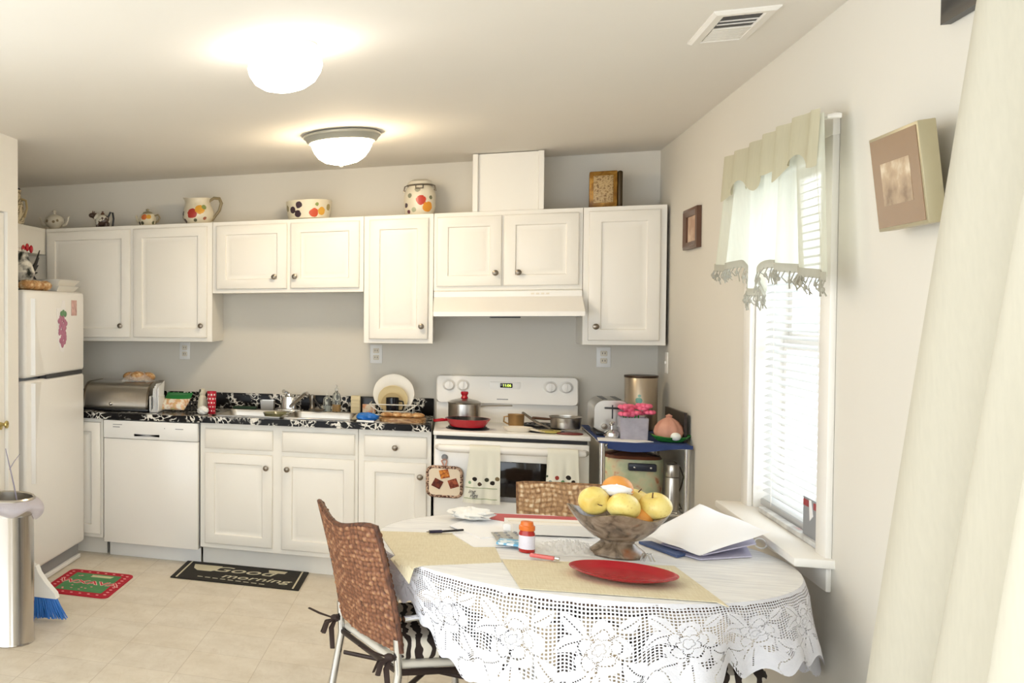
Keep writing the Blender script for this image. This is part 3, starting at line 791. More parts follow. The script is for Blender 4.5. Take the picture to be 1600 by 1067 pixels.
# small teapot
t = thing('teapot', 'small cream teapot painted with fruit beside the large pitcher', 'teapot', (-2.927, -.2, TZ), local=True)
mm = spots('teapot_fruit', '#ddd3b8', [(-.01, -.055, .06, .02, '#c96a35'), (.025, -.055, .062, .018, '#d9a23c'), (-.045, -.03, .02, .014, '#3a3230'), (-.02, -.05, .02, .012, '#4a4a3a'), (.05, -.03, .02, .012, '#6a6a4a')])
G().lathe([(.045, 0), (.05, .006), (.058, .03), (.055, .06), (.045, .078), (.03, .084)], (0, 0, 0), 28).build('pot', mm, t)
G().lathe([(.034, .083), (.028, .094), (.01, .1), (.009, .106), (.013, .112), (.0005, .118)], (0, 0, 0), 20).build('lid', mat('olive_lid', '#8d8468', .4), t)
G().tube([(-.05, 0, .03), (-.07, 0, .045), (-.078, 0, .075)], [.015, .010, .007], 10).build('spout', mm, t)
G().tube([(.048, 0, .068), (.072, 0, .075), (.083, 0, .055), (.07, 0, .03), (.05, 0, .022)], .006, 8).build('handle', mat('olive_handle', '#8a7a5a', .4), t)
# pitcher
t = thing('pitcher', 'large cream pitcher painted with red and orange fruit, big loop handle', 'pitcher', (-2.585, -.2, TZ), local=True)
mm = spots('pitcher_fruit', '#e4d9bf', [(-.02, -.095, .065, .033, '#b03a30'), (.03, -.09, .09, .032, '#e0a33a'), (.055, -.075, .105, .018, '#8d9a5a'), (-.085, -.045, .07, .016, '#4a3a3c'), (-.075, -.05, .02, .018, '#5a4a48'), (0, -.09, .02, .012, '#5a5a44'), (.06, -.075, .03, .012, '#9a5a44')])
def lip(r, z, a):
    q = max(0, math.cos(a-PI))**4*(z/.17)**3
    return r*(1+.35*q), z+.012*q
G().lathe([(.07, 0), (.078, .006), (.098, .04), (.1, .07), (.09, .1), (.076, .125), (.072, .145), (.078, .165), (.074, .166), (.068, .145)], (0, 0, 0), 36, fn=lip).build('jug', mm, t)
G().tube([(.07, 0, .145), (.1, 0, .165), (.135, 0, .16), (.148, 0, .13), (.135, 0, .085), (.105, 0, .045), (.088, 0, .02)], [.008, .01, .011, .011, .01, .009, .008], 10).build('handle', mat('olive_brown_glaze', '#8c7d5c', .35), t)
# oval bowl
t = thing('serving_bowl', 'cream straight-sided bowl painted with plums and peaches above the sink', 'bowl', (-1.893, -.2, TZ), local=True)
mm = spots('bowl_fruit', '#e6ddc4', [(-.085, -.105, .055, .022, '#3b2a33'), (-.04, -.12, .085, .022, '#42303a'), (-.05, -.118, .03, .022, '#3b2a33'), (.045, -.115, .035, .027, '#c8502f'), (.085, -.09, .045, .025, '#dda63f'), (.06, -.11, .085, .014, '#8d9a5a'), (-.12, -.06, .07, .02, '#9a8a5a'), (.125, -.05, .07, .02, '#a5945a')])
G().lathe([(.11, 0), (.122, .006), (.132, .06), (.137, .115), (.131, .116), (.124, .06), (.11, .012)], (0, 0, 0), 40).build('bowl', mm, t)
# jar
t = thing('clamp_jar', 'tall cream fruit-painted jar with wire clamp lid above narrow cabinet', 'jar', (-1.253, -.2, TZ), local=True)
mm = spots('jar_fruit', '#e3dac4', [(.01, -.083, .085, .028, '#c2402f'), (.045, -.07, .045, .03, '#d9922f'), (-.05, -.065, .115, .014, '#8a8a74'), (-.07, -.045, .06, .015, '#4a3a44'), (-.06, -.06, .02, .012, '#6a3a44'), (.06, -.058, .1, .012, '#7a7a5a'), (-.01, -.08, .15, .016, '#a5a08a'), (-.03, -.08, .03, .014, '#a9ad92')])
G().lathe([(.072, 0), (.08, .008), (.087, .05), (.087, .12), (.08, .15), (.066, .172), (.064, .178)], (0, 0, 0), 36).build('jar_body', mm, t)
G().lathe([(.064, .179), (.070, .187), (.066, .2), (.04, .212), (.0005, .215)], (0, 0, 0), 36).build('lid', mat('jar_lid', '#d9d2bf', .3), t)
g = G().tube([(.067*math.cos(a*PI/16), .067*math.sin(a*PI/16), .178) for a in range(32)], .005, 6, True)
for sg in (-1, 1): g.tube([(sg*.066, -.02, .18), (sg*.082, -.03, .172), (sg*.088, -.03, .14), (sg*.080, -.03, .15)], .004, 6)
g.tube([(-.02, -.064, .18), (-.02, -.080, .155), (.02, -.080, .155), (.02, -.064, .18)], .0035, 6)
g.build('clamp', 'nickel', t)
# gold tin
t = thing('book_tin', 'old gold book-shaped tin standing at right end of the cabinets', 'tin', (-.285, -.19, TZ), rz=-.08)
G().box(-.085, .05, -.045, .045, 0, .205, .006).build('case', 'gold', t)
g = G().box(-.065, .03, -.0475, -.045, .03, .18, .002); g.build('panel', matmix('tin_print', [(.35, '#8a6a3a'), (.5, '#c4a878'), (.65, '#7a5a30')], 60, .5), t)
G().box(.05, .075, -.043, .043, 0, .203, .01, 3).build('spine', mat('dark_tin', '#3e2f14', .4, .4), t)
# bird jug at left
t = thing('figural_jug', 'tall cream jug with brown line drawing above the fridge cabinet', 'jug', (-3.73, -.62, TZ), local=True)
t.location = (-3.70, -.62, TZ)
mm = matmix('jug_lines', [(.45, '#cfbf9c'), (.48, '#3a2a1c'), (.52, '#cfbf9c')], 12, .4, 1)
G().lathe([(.05, 0), (.065, .03), (.07, .09), (.055, .15), (.04, .2), (.045, .23), (.0005, .24)], (0, 0, 0), 28).build('body', mm, t)
G().tube([(.05, 0, .17), (.08, 0, .16), (.088, 0, .11), (.07, 0, .05)], .008, 8).build('handle', mat('tan_glaze', '#b9a578', .4), t)
G().sph((.01, 0, .235), .03, .03, .014, 14, 8).build('stopper', 'black', t)

# ================================================================== COUNTER THINGS
CZ = .9146
t = thing('bread_box', 'stainless roll-top bread box on the counter beside the refrigerator', 'bread box', (-3.03, -.33, CZ))
x0, x1 = -3.275, -2.835
pts = [(-.12, .015), (-.50, .015), (-.505, .03), (-.50, .06), (-.48, .11), (-.45, .145), (-.41, .168), (-.36, .176), (-.14, .176), (-.12, .165)]
G().prism([(u, v+CZ) for u, v in pts], x0+.012, x1-.012, lambda u, v, d: (d, u, v)).build('roll_top', 'steel', t)
for xx in (x0, x1-.0125):
    G().prism([(u*1.0-.0+(-.006 if u < -.2 else .004), v+CZ+.004) for u, v in pts], xx, xx+.0125, lambda u, v, d: (d, u, v)).build('end_panel', 'nickel', t)
G().box(x0-.003, x1+.003, -.515, -.1, CZ, CZ+.016, .004).build('base', 'black', t)
G().sph((-3.08, -.512, CZ+.045), .011, .011, .011, 12, 8).build('knob', 'chrome', t)
t = thing('bread_rolls', 'bag of browned bread rolls lying on top of the bread box', 'bread', (-2.98, -.3, CZ+.18))
g = G()
for i, (dx, dy, r) in enumerate(((-.06, .02, .05), (0, -.01, .055), (.06, .02, .05), (.03, .06, .045), (-.03, .07, .045))): g.sph((-2.96+dx, -.30+dy, CZ+.178+r*.6), r, r*.9, r*.6, 16, 10)
g.build('rolls', 'bread', t)
g = G().grid(lambda u, v: (-3.06+.2*u, -.37+.16*v, CZ+.179+.067*math.sin(PI*min(1, max(0, u)))**.6*math.sin(PI*v)**.6+.004*math.sin(40*u+30*v)), 24, 18)
g.build('plastic_bag', mat('clear_film', '#ffffff', .1, var=0, alpha=.25), t)
t = thing('napkin_holder', 'white upright napkin holder with napkins at right end of bread box', 'napkin holder', (-2.80, -.43, CZ))
g = G().box(-2.825, -2.765, -.50, -.36, CZ, CZ+.006, .002); g.box(-2.826, -2.819, -.50, -.36, CZ, CZ+.10, .002); g.box(-2.772, -2.765, -.50, -.36, CZ, CZ+.10, .002)
g.build('stand', 'plastic', t)
G().box(-2.808, -2.803, -.502, -.5, CZ+.02, CZ+.095).build('slot', 'darkgrey', t)
g = G()
for i in range(5):
    xx = -2.814+i*.0085; hh = .15+.014*((i*7) % 3)
    g.loops([[(xx, -.49, CZ+.007), (xx+.006, -.49, CZ+.007), (xx+.006, -.37, CZ+.007), (xx, -.37, CZ+.007)], [(xx+.012, -.495, CZ+hh), (xx+.017, -.495, CZ+hh), (xx+.02, -.38, CZ+hh+.03*(i == 4)), (xx+.012, -.38, CZ+hh)]])
g.build('napkins', 'paper', t)
t = thing('snack_bag', 'green-topped snack bag propped on the counter next to the napkins', 'snack bag', (-2.70, -.33, CZ))
def sb(u, v):
    b = math.sin(PI*u)**.5*math.sin(PI*min(1, v*1.05))**.6 if 0 < u < 1 and 0 < v < .95 else 0
    return Vector((-2.79+.165*u+.03*v, -.42+.12*v-.035*b, CZ+.012+.10*v+.012*b))
mt = NT('snack_print'); xx, yy, zz = mt.sep(mt.tc())
cz = mt.ramp(zz, [(.0, '#e9e4d4'), (.02, '#e9e4d4'), (.45, '#d9a06a'), (.55, '#d9d3a5')])
cz = mt.mix(mt.math('GREATER_THAN', zz, .078), mt.ramp(mt.noise(35, 3), [(.4, '#ece6d6'), (.55, '#d8a070'), (.65, '#cfc48a')]), srgb('#1f7a3a'))
mt.set(Base_Color=cz, Roughness=.3)
g = G().grid(sb, 24, 20); g.grid(lambda u, v: sb(u, v)*1+Vector((0, .02*math.sin(PI*u)*math.sin(PI*v), -.010*math.sin(PI*v))), 24, 20)
g.build('bag', mt.m, t)
t = thing('cutlery_tray', 'low black wire tray on the counter behind the snack bag', 'tray', (-2.60, -.25, CZ))
g = G()
for k in range(8):
    xx = -2.67+k*.022; g.tube([(xx, -.33, CZ+.06), (xx, -.33, CZ+.004), (xx, -.18, CZ+.004), (xx, -.18, CZ+.07)], .003, 6)
for z, in ((.06,), (.03,)): g.tube([(-2.68, -.33, CZ+z), (-2.51, -.33, CZ+z), (-2.51, -.18, CZ+z+.01), (-2.68, -.18, CZ+z+.01)], .003, 6, True)
g.build('wire', 'black', t)
t = thing('polka_dot_cup', 'tall red cup with white polka dots at the left of the sink', 'cup', (-2.43, -.50, CZ), local=True)
t.location = (-2.435, -.47, CZ)
L = [(.0275*math.cos(a), .0275*math.sin(a), z, .0055, '#f3e9e2') for z, o in ((.02, 0), (.045, .35), (.07, 0), (.095, .35), (.12, 0)) for a in [(-2.8+o+.7*k) for k in range(4)]]
G().lathe([(.021, 0), (.023, .004), (.029, .14), (.027, .14), (.02, .006)], (0, 0, 0), 24).build('cup', spots('polka_red', '#c01730', L), t)
t = thing('ceramic_penguin', 'small black and white ceramic figure beside the red dotted cup', 'figurine', (-2.505, -.42, CZ), local=True)
G().lathe([(.028, 0), (.034, .01), (.036, .05), (.028, .095), (.02, .11), (.026, .125), (.022, .145), (.0005, .155)], (0, 0, 0), 20, sx=.85).build('body', spots('penguin_glaze', '#d9d3bd', [(-.02, -.02, .14, .016, '#191614'), (-.04, .0, .06, .02, '#6e6a50'), (-.035, .0, .1, .018, '#6e6a50')]), t)
t = thing('crumpled_tissue', 'crumpled white tissue on counter at the left corner of the sink', 'tissue', (-2.455, -.53, CZ))
def crumple(c, rx, ry, rz, seed, n=18):
    q = random.Random(seed); ph = [(q.uniform(2, 6), q.uniform(2, 6), q.uniform(0, 6)) for _ in range(6)]
    def f(r, z, a):
        k = sum(math.sin(A*a+B*z*4+C) for A, B, C in ph)/6
        return r*(1+.35*k), z*(1+.25*k)
    prof = [(max(1e-4, math.sin(PI*i/12)), 1-math.cos(PI*i/12)) for i in range(13)]
    g = G(); L = []
    for r, z in prof:
        l = []
        for i in range(26):
            a = 2*PI*i/26; r2, z2 = f(r, z/2, round(a, 6)); l.append((c[0]+r2*math.cos(a)*rx, c[1]+r2*math.sin(a)*ry, c[2]+max(0, z2)*rz))
        L.append(l)
    return g.loops(L)
crumple((-2.475, -.535, CZ), .035, .03, .05, 3).build('tissue', 'tissue', t)
# sink-deck bits
t = thing('scrub_pad', 'dark green scrub pad at the back of the left sink basin', 'scrub pad', (-2.30, -.14, .9215))
G().box(-2.37, -2.22, -.165, -.105, .9215, .937, .006).build('pad', mat('scrub_green', '#28402f', .95, bump=.5), t)
t = thing('steel_cup', 'small square steel cup standing behind the sink left of faucet', 'cup', (-2.15, -.14, .9215))
G().loops([[(-2.15+sx*(.038+e), -.14+sy*(.028+e), .9215+h) for sx, sy in ((-1, -1), (1, -1), (1, 1), (-1, 1))] for e, h in ((0, 0), (.004, .06), (.002, .06), (-.004, .004))]).build('cup', 'steel', t)
t = thing('sink_strainer', 'round black-rimmed sink strainer on the sink deck', 'strainer', (-1.83, -.19, .9215), local=True)
t.location = (-1.835, -.165, .9215)
G().lathe([(.02, 0), (.034, .006), (.042, .014), (.048, .016), (.044, .02), (.03, .012), (.0005, .004)], (0, 0, 0), 28).build('basket', 'nickel', t)
t = thing('glass_dish', 'shallow olive glass dish lying in the left sink basin', 'dish', (-2.0, -.3, .92), local=True)
t.location = (-2.055, -.36, .866)
G().lathe([(.05, 0), (.06, .005), (.085, .06), (.082, .06), (.055, .01)], (0, 0, 0), 28).build('dish', mat('olive_glass', '#8d8a62', .15, alpha=.75), t)
def bottle(x, y, h, r, label, liquid, pump=True):
    t = thing('soap_bottle', label, 'bottle', (x, y, CZ+.007), local=True)
    G().lathe([(r*.92, 0), (r, .004), (r, h*.55), (r*.8, h*.66), (r*.35, h*.74), (r*.33, h*.8)], (0, 0, 0), 24).build('bottle_body', 'glass', t)
    G().lathe([(r*.86, .004), (r*.9, .008), (r*.9, h*.28), (.0005, h*.28)], (0, 0, 0), 20).build('liquid', mat('soap_'+liquid[1:], liquid, .1, alpha=.85), t)
    p = G().lathe([(r*.4, h*.79), (r*.4, h*.86), (r*.15, h*.87), (r*.15, h*.95)], (0, 0, 0), 16)
    if pump: p.tube([(0, 0, h*.95), (0, -.012, h*.97), (0, -.035, h*.955)], .005, 8)
    p.build('pump', mat('clear_cap', '#dcdad2', .2), t)
bottle(-1.785, -.14, .13, .024, 'shorter clear soap bottle behind the sink, half empty', '#d8dcd8', False)
bottle(-1.727, -.15, .17, .026, 'taller pump soap bottle with amber liquid behind the sink', '#c8912f')
t = thing('recipe_box', 'cream ribbed card box leaning on backsplash beside the soap bottles', 'box', (-1.615, -.12, CZ))
g = G().box(-1.642, -1.588, -.15, -.10, CZ+.0, CZ+.11, .003)
for k in range(4): g.box(-1.643, -1.587, -.153, -.15, CZ+.018+k*.022, CZ+.026+k*.022, .001)
g.build('box', 'beige', t)
t = thing('photo_card', 'dark framed picture card standing beside the cream card box', 'picture', (-1.54, -.09, CZ))
G().box(-1.583, -1.497, -.10, -.085, CZ, CZ+.10, .006).build('frame', 'black', t)
G().box(-1.578, -1.502, -.1025, -.1, CZ+.006, CZ+.058, .002).build('picture', matmix('card_print', [(.4, '#e6d9c4'), (.6, '#d99a72')], 30), t)
# dish rack with plates
t = thing('dish_rack', 'white wire dish rack on the counter left of the stove', 'dish rack', (-1.39, -.2, CZ))
g = G()
for z, e in ((.075, .012), (.012, 0)):
    g.tube([(-1.51-e, -.28-e, CZ+z), (-1.27+e, -.28-e, CZ+z), (-1.27+e, -.06, CZ+z), (-1.51-e, -.06, CZ+z)], .0035, 6, True)
for k in range(9):
    xx = -1.5+k*.0275; g.tube([(xx, -.29, CZ+.075-(.05*math.sin(PI*k/8))), (xx, -.28, CZ+.012), (xx, -.06, CZ+.012), (xx, -.05, CZ+.075)], .0025, 6)
g.tube([(-1.52, -.292, CZ+.07), (-1.47, -.294, CZ+.035), (-1.32, -.294, CZ+.035), (-1.265, -.292, CZ+.07)], .004, 6)
g.build('wire', mat('white_wire', '#e6e2d8', .4), t)
def plate(x, y, z, r, label, m, tilt, prof=None):
    t = thing('dinner_plate', label, 'plate', (x, y, z), group=None, local=True)
    t.rotation_euler = (PI/2-tilt, 0, 0)
    G().lathe([(r*.55, 0), (r*.6, .004), (r*.98, .017), (r, .02), (r*.97, .021), (r*.62, .008), (.0005, .007)], (0, 0, 0), 48).build('plate', m, t)
plate(-1.394, -.135, CZ+.012+.118, .118, 'largest white plate, at the back of the dish rack', mat('plate_white', '#e9e4d8', .25), .14)
plate(-1.396, -.175, CZ+.012+.085, .085, 'middle cream plate in front of the large white plate', mat('plate_cream', '#dccb9f', .25), .14)
plate(-1.396, -.205, CZ+.012+.064, .064, 'smallest beige saucer in the dish rack, behind black mug', mat('plate_beige', '#d0b98a', .25), .14)
t = thing('mug', 'black mug standing in the dish rack before the plates', 'mug', (-1.395, -.245, CZ+.014), local=True)
G().lathe([(.03, 0), (.036, .004), (.037, .1), (.034, .1), (.032, .008)], (0, 0, 0), 28).build('cup', mat('mug_black', '#14161b', .12), t)
G().tube([(.034, 0, .082), (.058, 0, .078), (.064, 0, .05), (.056, 0, .026), (.034, 0, .022)], .005, 8).build('handle', 'mug_h' if 'mug_h' in M else 'black', t)
t = thing('cutting_board', 'olive-wood oval board with bread on the counter edge by the stove', 'cutting board', (-1.33, -.49, CZ))
bp = [(-1.325+.125*math.copysign(abs(math.cos(a))**.6, math.cos(a)), -.50+.085*math.copysign(abs(math.sin(a))**.8, math.sin(a))) for a in [2*PI*k/36 for k in range(36)]]
G().prism(bp, CZ, CZ+.022, lambda u, v, d: (u, v, d)).build('board', 'boardwood', t)
g = G()
for k in range(4): g.sph((-1.41+.055*k, -.49+.01*(k % 2), CZ+.034), .038, .05, .016, 14, 8)
t2 = thing('bread_slices', 'row of seeded bread slices on the olive-wood board', 'bread', (-1.33, -.49, CZ+.022)); g.build('slices', 'bread', t2)
t = thing('blue_bag', 'crumpled bright blue plastic bag at the right of the sink', 'bag', (-1.51, -.58, CZ))
crumple((-1.512, -.575, CZ), .062, .045, .05, 11).build('bag', 'blue', t)
t = thing('paring_knife', 'white-handled knife lying along counter edge below the blue bag', 'knife', (-1.49, -.635, CZ))
G().box(-1.565, -1.47, -.638, -.626, CZ, CZ+.012, .004).build('handle', 'plastic', t)
G().prism([(-1.47, -.637), (-1.41, -.634), (-1.40, -.630), (-1.47, -.627)], CZ+.005, CZ+.0065, lambda u, v, d: (u, v, d)).build('blade', 'steel', t)

# ================================================================== ON THE STOVE
BZ = ZC+.0155
t = thing('saucepan', 'tall steel saucepan with lid and red knob on the back left burner', 'saucepan', (-1.0, -.27, BZ), local=True)
G().lathe([(.08, 0), (.086, .006), (.087, .105), (.091, .108), (.086, .109), (.083, .01)], (0, 0, 0), 40).build('pan', 'steel', t)
ld = G().lathe([(.089, .1095), (.091, .113), (.07, .124), (.03, .134), (.0005, .136)], (0, 0, 0), 40).build('lid', 'steel', t)
G().lathe([(.016, .134), (.02, .138), (.014, .15), (.021, .165), (.018, .175), (.0005, .177)], (0, 0, 0), 18).build('lid_knob', 'red', ld)
G().tube([(.084, 0, .09), (.12, .0, .096), (.25, .01, .1)], [.009, .007, .008], 10, flat=.6).build('handle', 'steel', t)
t = thing('frying_pan', 'red frying pan with stubby handle on the front left burner', 'frying pan', (-.985, -.53, BZ), local=True)
G().lathe([(.085, 0), (.09, .004), (.115, .042), (.117, .045), (.111, .045), (.086, .008)], (0, 0, 0), 44).build('pan', 'red', t)
G().lathe([(.1105, .0445), (.0855, .0085), (.0005, .0082)], (0, 0, 0), 44, cap=False).build('lining', 'black', t)
G().tube([(-.105, -.02, .034), (-.13, -.04, .036), (-.168, -.065, .033)], [.010, .016, .014], 12, flat=.6).build('handle', 'red', t)
t = thing('metal_cup', 'small copper-coloured cup with handle at the middle of cooktop', 'cup', (-.735, -.38, ZC), local=True)
G().lathe([(.036, 0), (.038, .004), (.042, .075), (.044, .078), (.04, .077), (.034, .006)], (0, 0, 0), 28).build('cup', 'copper', t)
G().tube([(-.04, 0, .065), (-.06, 0, .062), (-.062, 0, .035), (-.04, 0, .022)], .0045, 8).build('handle', 'copper', t)
t = thing('spoon_rest', 'white scallop-shaped spoon rest at the front of the cooktop', 'spoon rest', (-.735, -.56, ZC), local=True)
G().lathe([(.05, 0), (.06, .008), (.075, .026), (.07, .027), (.052, .012), (.0005, .008)], (0, 0, 0), 32, sx=1.0, sy=.65).build('dish', mat('cream_ceramic', '#e8dfce', .3), t)
G().tube([(.06, -.01, .018), (.1, -.03, .012), (.13, -.05, .01)], [.018, .014, .008], 10, flat=.4).build('tail', mat('cream_ceramic2', '#e4dac6', .3), t)
t = thing('spatula', 'dark-handled spatula lying across the cooktop beside the spoon rest', 'spatula', (-.64, -.45, ZC), local=True)
G().tube([(-.06, .10, .085), (.0, .02, .045), (.07, -.05, .016)], [.007, .008, .006], 8).build('handle', 'steel', t)
G().prism([(.04, -.03), (.10, -.03), (.13, -.12), (.07, -.12)], .008, .012, lambda u, v, d: (u, v, d)).build('blade', 'black', t)
t = thing('yellow_dish', 'small yellow dish lying flat at the front of the cooktop', 'dish', (-.585, -.585, ZC), local=True)
G().lathe([(.03, 0), (.05, .006), (.06, .016), (.055, .017), (.0005, .008)], (0, 0, 0), 28, sy=.6).build('dish', mat('yellow_dish', '#cdbb62', .3), t)
t = thing('saucepan', 'small steel saucepan with dark handle on the right burners', 'saucepan', (-.485, -.43, BZ), local=True)
t.location = (-.498, -.46, BZ)
G().lathe([(.066, 0), (.072, .006), (.075, .06), (.082, .066), (.078, .067), (.07, .01)], (0, 0, 0), 36).build('pan', 'steel', t)
G().tube([(-.07, -.01, .05), (-.10, -.02, .052), (-.16, -.05, .058)], [.008, .011, .011], 10, flat=.7).build('handle', 'wood', t)
t = thing('trivet', 'dark red round trivet under the small steel saucepan', 'trivet', (-.49, -.60, ZC), local=True)
G().lathe([(.06, 0), (.065, .004), (.06, .009), (.0005, .009)], (0, 0, 0), 28, sy=.5).build('disc', mat('dark_red', '#6e2a26', .5), t)

# towels, pot holder on the oven door
def towel(x0, x1, xb0, xb1, z1, label, dots, bands, script=None):
    t = thing('dish_towel', label, 'towel', ((x0+x1)/2, -.712, z1))
    top = .80+.0225
    def f(u, v):
        # v: 0 back hem -> over the bar -> 1 front hem
        if v < .15:
            q = v/.15; z = .72+(.80-.72)*q; y = -.6895+.0; xx = x0+(x1-x0)*u
            return (xx, y+.0-.002*math.sin(u*9), z)
        if v < .3:
            q = (v-.15)/.15; a = PI*q; return (x0+(x1-x0)*u, -.712+.0225*math.cos(a)-.0005, .80+.0228*math.sin(a))
        q = (v-.3)/.7
        z = .80+(z1-.80)*q; wob = .006*math.sin(u*11+1.3)*q+.004*math.sin(u*23)*q
        return (x0+(xb0-x0)*q+((x1-x0)+((xb1-xb0)-(x1-x0))*q)*u, -.735-.001-.004*q+wob-.005*math.sin(PI*u)*q, z)
    G().grid(f, 24, 46, thick=.0025).build('cloth', spots('towel_print_%d' % len(bpy.data.materials), '#e9e7d8', dots, .95, bump=.25), t)
    for zb in bands:
        q = (zb-.80)/(z1-.80); a, b = x0+(xb0-x0)*q, x1+(xb1-x1)*q
        G().grid(lambda u, v: Vector(f(.02+.9*u, .3+.7*(q+(v-.5)*.012)))+Vector((0, -.0034, 0)), 20, 1, thick=.001).build('band', mat('towel_band', '#9aa77c', .9), t)
    return t
D = [(-.075, '#8aa888', .625, .008), (-.05, '#1d1713', .645, .012), (-.025, '#4a3a2c', .618, .011), (.01, '#3a3a2e', .643, .011), (.038, '#1d1713', .628, .012), (.062, '#7a6a4c', .650, .011)]
cxw, = (-.91,)
t = towel(-.975, -.826, -1.008, -.826, .515, 'pale towel with dark dots and lettering on left of oven handle', [(a*.98-.0+.0, -.03, z-.515, r, c) for a, c, z, r in D], (.598, .54))
text('lettering', 'ing', .03, 'darkgrey', t, FRONT(-.965, -.752, .578), shear=.4)
text('lettering', 'ngs', .03, 'darkgrey', t, FRONT(-.955, -.752, .556), shear=.4)
D2 = [(-.06, '#8a9a9a', .652, .009), (-.028, '#9a3a30', .675, .011), (0, '#6a9a6a', .655, .010), (.028, '#221c18', .678, .012), (.05, '#2a211c', .658, .010), (-.075, '#4a5a44', .68, .008)]
t = towel(-.603, -.462, -.612, -.455, .60, 'pale towel with coloured dots on right of oven handle', [(a*.95, -.03, z-.60, r, c) for a, c, z, r in D2], (.64,))
t = thing('pot_holder', 'square brownie-print pot holder hanging on a hook by the oven', 'pot holder', (-1.10, -.685, .61))
pp = []
for qx, qz, a0 in ((-1.015, .69, 0), (-1.185, .69, PI/2), (-1.185, .532, PI), (-1.015, .532, 1.5*PI)):
    sx = -1 if qx > -1.1 else 1; sz = -1 if qz > .6 else 1; r = .03
    for k in range(6): a = a0+PI/2*k/5; pp.append((qx+sx*r+r*math.cos(a), qz+sz*r+r*math.sin(a)))
G().prism(pp, -.689, -.6765, lambda u, v, d: (u, d, v)).build('pad', mat('pad_cream', '#e8d8c0', .9, bump=.2), t)
G().tube([(u, -.683, v) for u, v in pp], .009, 8, True).build('binding', matmix('pad_binding', [(.45, '#4a2a20'), (.55, '#c8a890')], 120, .9), t)
for x, z, a, k in ((-1.10, .655, .25, ('#8a3a1c', '#d98a3a')), (-1.135, .60, -.45, ('#4a2018', '#7a3524')), (-1.055, .605, .35, ('#6a2a1c', '#a5563a'))):
    r = .033; G().prism([(x+r*math.cos(a+q), z+r*math.sin(a+q)) for q in (PI/4, 3*PI/4, 5*PI/4, 7*PI/4)], -.6915, -.689, lambda u, v, d: (u, d, v)).build('brownie_patch', matmix('brownie_%d' % int(z*1000+x*100), [(.4, k[0]), (.6, k[1])], 60, .8), t)
G().tube([(-1.105, -.684, .70), (-1.115, -.684, .725), (-1.10, -.684, .738), (-1.088, -.684, .725), (-1.095, -.684, .70)], .004, 6).build('loop', 'pad_binding' if 'pad_binding' in M else 'salmon', t)
t = thing('magnetic_hook', 'small grey round magnetic hook above the pot holder', 'hook', (-1.10, -.67, .742))
G().lathe([(.016, 0), (.016, .012), (.01, .018), (.0005, .02)], (-1.10, -.6685, .745), 18, rot=Matrix.Rotation(PI/2, 3, 'X')).build('knob', 'grey', t)

# ================================================================== METAL CART
t = thing('metal_cart', 'chrome wire cart with shelves standing right of the stove', 'cart', (-.2, -.65, 0))
KX0, KX1, KY0, KY1, KZ = -.383, -.030, -.985, -.20, .895
for x in (KX0, KX1):
    for y in (KY0, KY1): G().cyl((x, y, 0), (x, y, KZ), .0125, seg=14).build('post', 'chrome', t)
for z in (.20, .56, KZ-.012):
    g = G().tube([(KX0, KY0, z), (KX1, KY0, z), (KX1, KY1, z), (KX0, KY1, z)], .006, 6, True)
    for k in range(15): yy = KY0+(KY1-KY0)*(k+.5)/15; g.tube([(KX0, yy, z), (KX1, yy, z)], .003, 6)
    g.build('shelf', 'chrome', t)
t = thing('shelf_cloth', 'navy blue cloth covering the top of the metal cart', 'cloth', (-.2, -.6, KZ))
g = G().box(KX0-.012, KX1+.012, KY0-.014, KY1+.01, KZ+.0005, KZ+.007, .002)
g.grid(lambda u, v: (KX0+.02+(KX1-KX0)*u, KY0-.0145+.003*math.sin(u*20)*v, KZ+.006-(.03+.012*math.sin(u*5))*v), 20, 4, thick=.002)
g.build('cloth', 'navy', t)
SZ = KZ+.0075
t = thing('paper_sheet', 'white paper sheet lying on the front left of the cart top', 'paper', (-.3, -.85, SZ))
G().prism([(-.40, -.96), (-.24, -.985), (-.16, -.93), (-.22, -.80), (-.39, -.84)], SZ, SZ+.003, lambda u, v, d: (u, v, d)).build('sheet', 'paper', t)
t = thing('toaster', 'brushed steel two-slot toaster on the cart beside the stove', 'toaster', (-.315, -.55, SZ), local=True)
t.location = (-.312, -.60, SZ)
pr = []
for (qx, qz, a0, r) in ((.083, .185, 0, .05), (-.083, .185, PI/2, .05), (-.083, .02, PI, .02), (.083, .02, 1.5*PI, .02)):
    sx = -1 if qx > 0 else 1; sz = -1 if qz > .1 else 1
    for k in range(7): a = a0+PI/2*k/6; pr.append((qx+sx*r+r*math.cos(a), qz+sz*r+r*math.sin(a)))
g = G().loops([[(u*q, y, .1+(v-.1)*q) for u, v in pr] for y, q in ((.14, .97), (.13, 1), (-.13, 1), (-.14, .97))]); g.build('case', 'steel', t)
G().box(-.07, .07, -.125, .125, 0, .021, .004).build('base', 'black', t)
for x in (-.03, .03): G().box(x-.012, x+.012, -.11, .11, .180, .1865).build('slot', 'black', t)
g = G().box(-.003, .003, -.143, -.139, .09, .16); g.build('lever_track', 'black', t)
G().box(-.036, .036, -.158, -.143, .140, .149, .003).build('lever', 'black', t)
for x in (-.035, .035): G().lathe([(.015, 0), (.014, .012), (.0005, .014)], (x, -.141, .05), 16, rot=Matrix.Rotation(PI/2, 3, 'X')).build('dial', 'nickel', t)
t = thing('canister', 'tall steel canister with dark rim in the corner on the cart', 'canister', (-.128, -.33, SZ), local=True)
G().lathe([(.072, 0), (.077, .004), (.077, .285), (.074, .289), (.0005, .290)], (0, 0, 0), 40).build('can', spots('canister_steel', '#b8aa96', [(-.02, -.075, .160, .017, '#5f857a'), (-.02, -.075, .125, .023, '#6a9086'), (-.018, -.075, .185, .008, '#6f8f85')], .3), t)
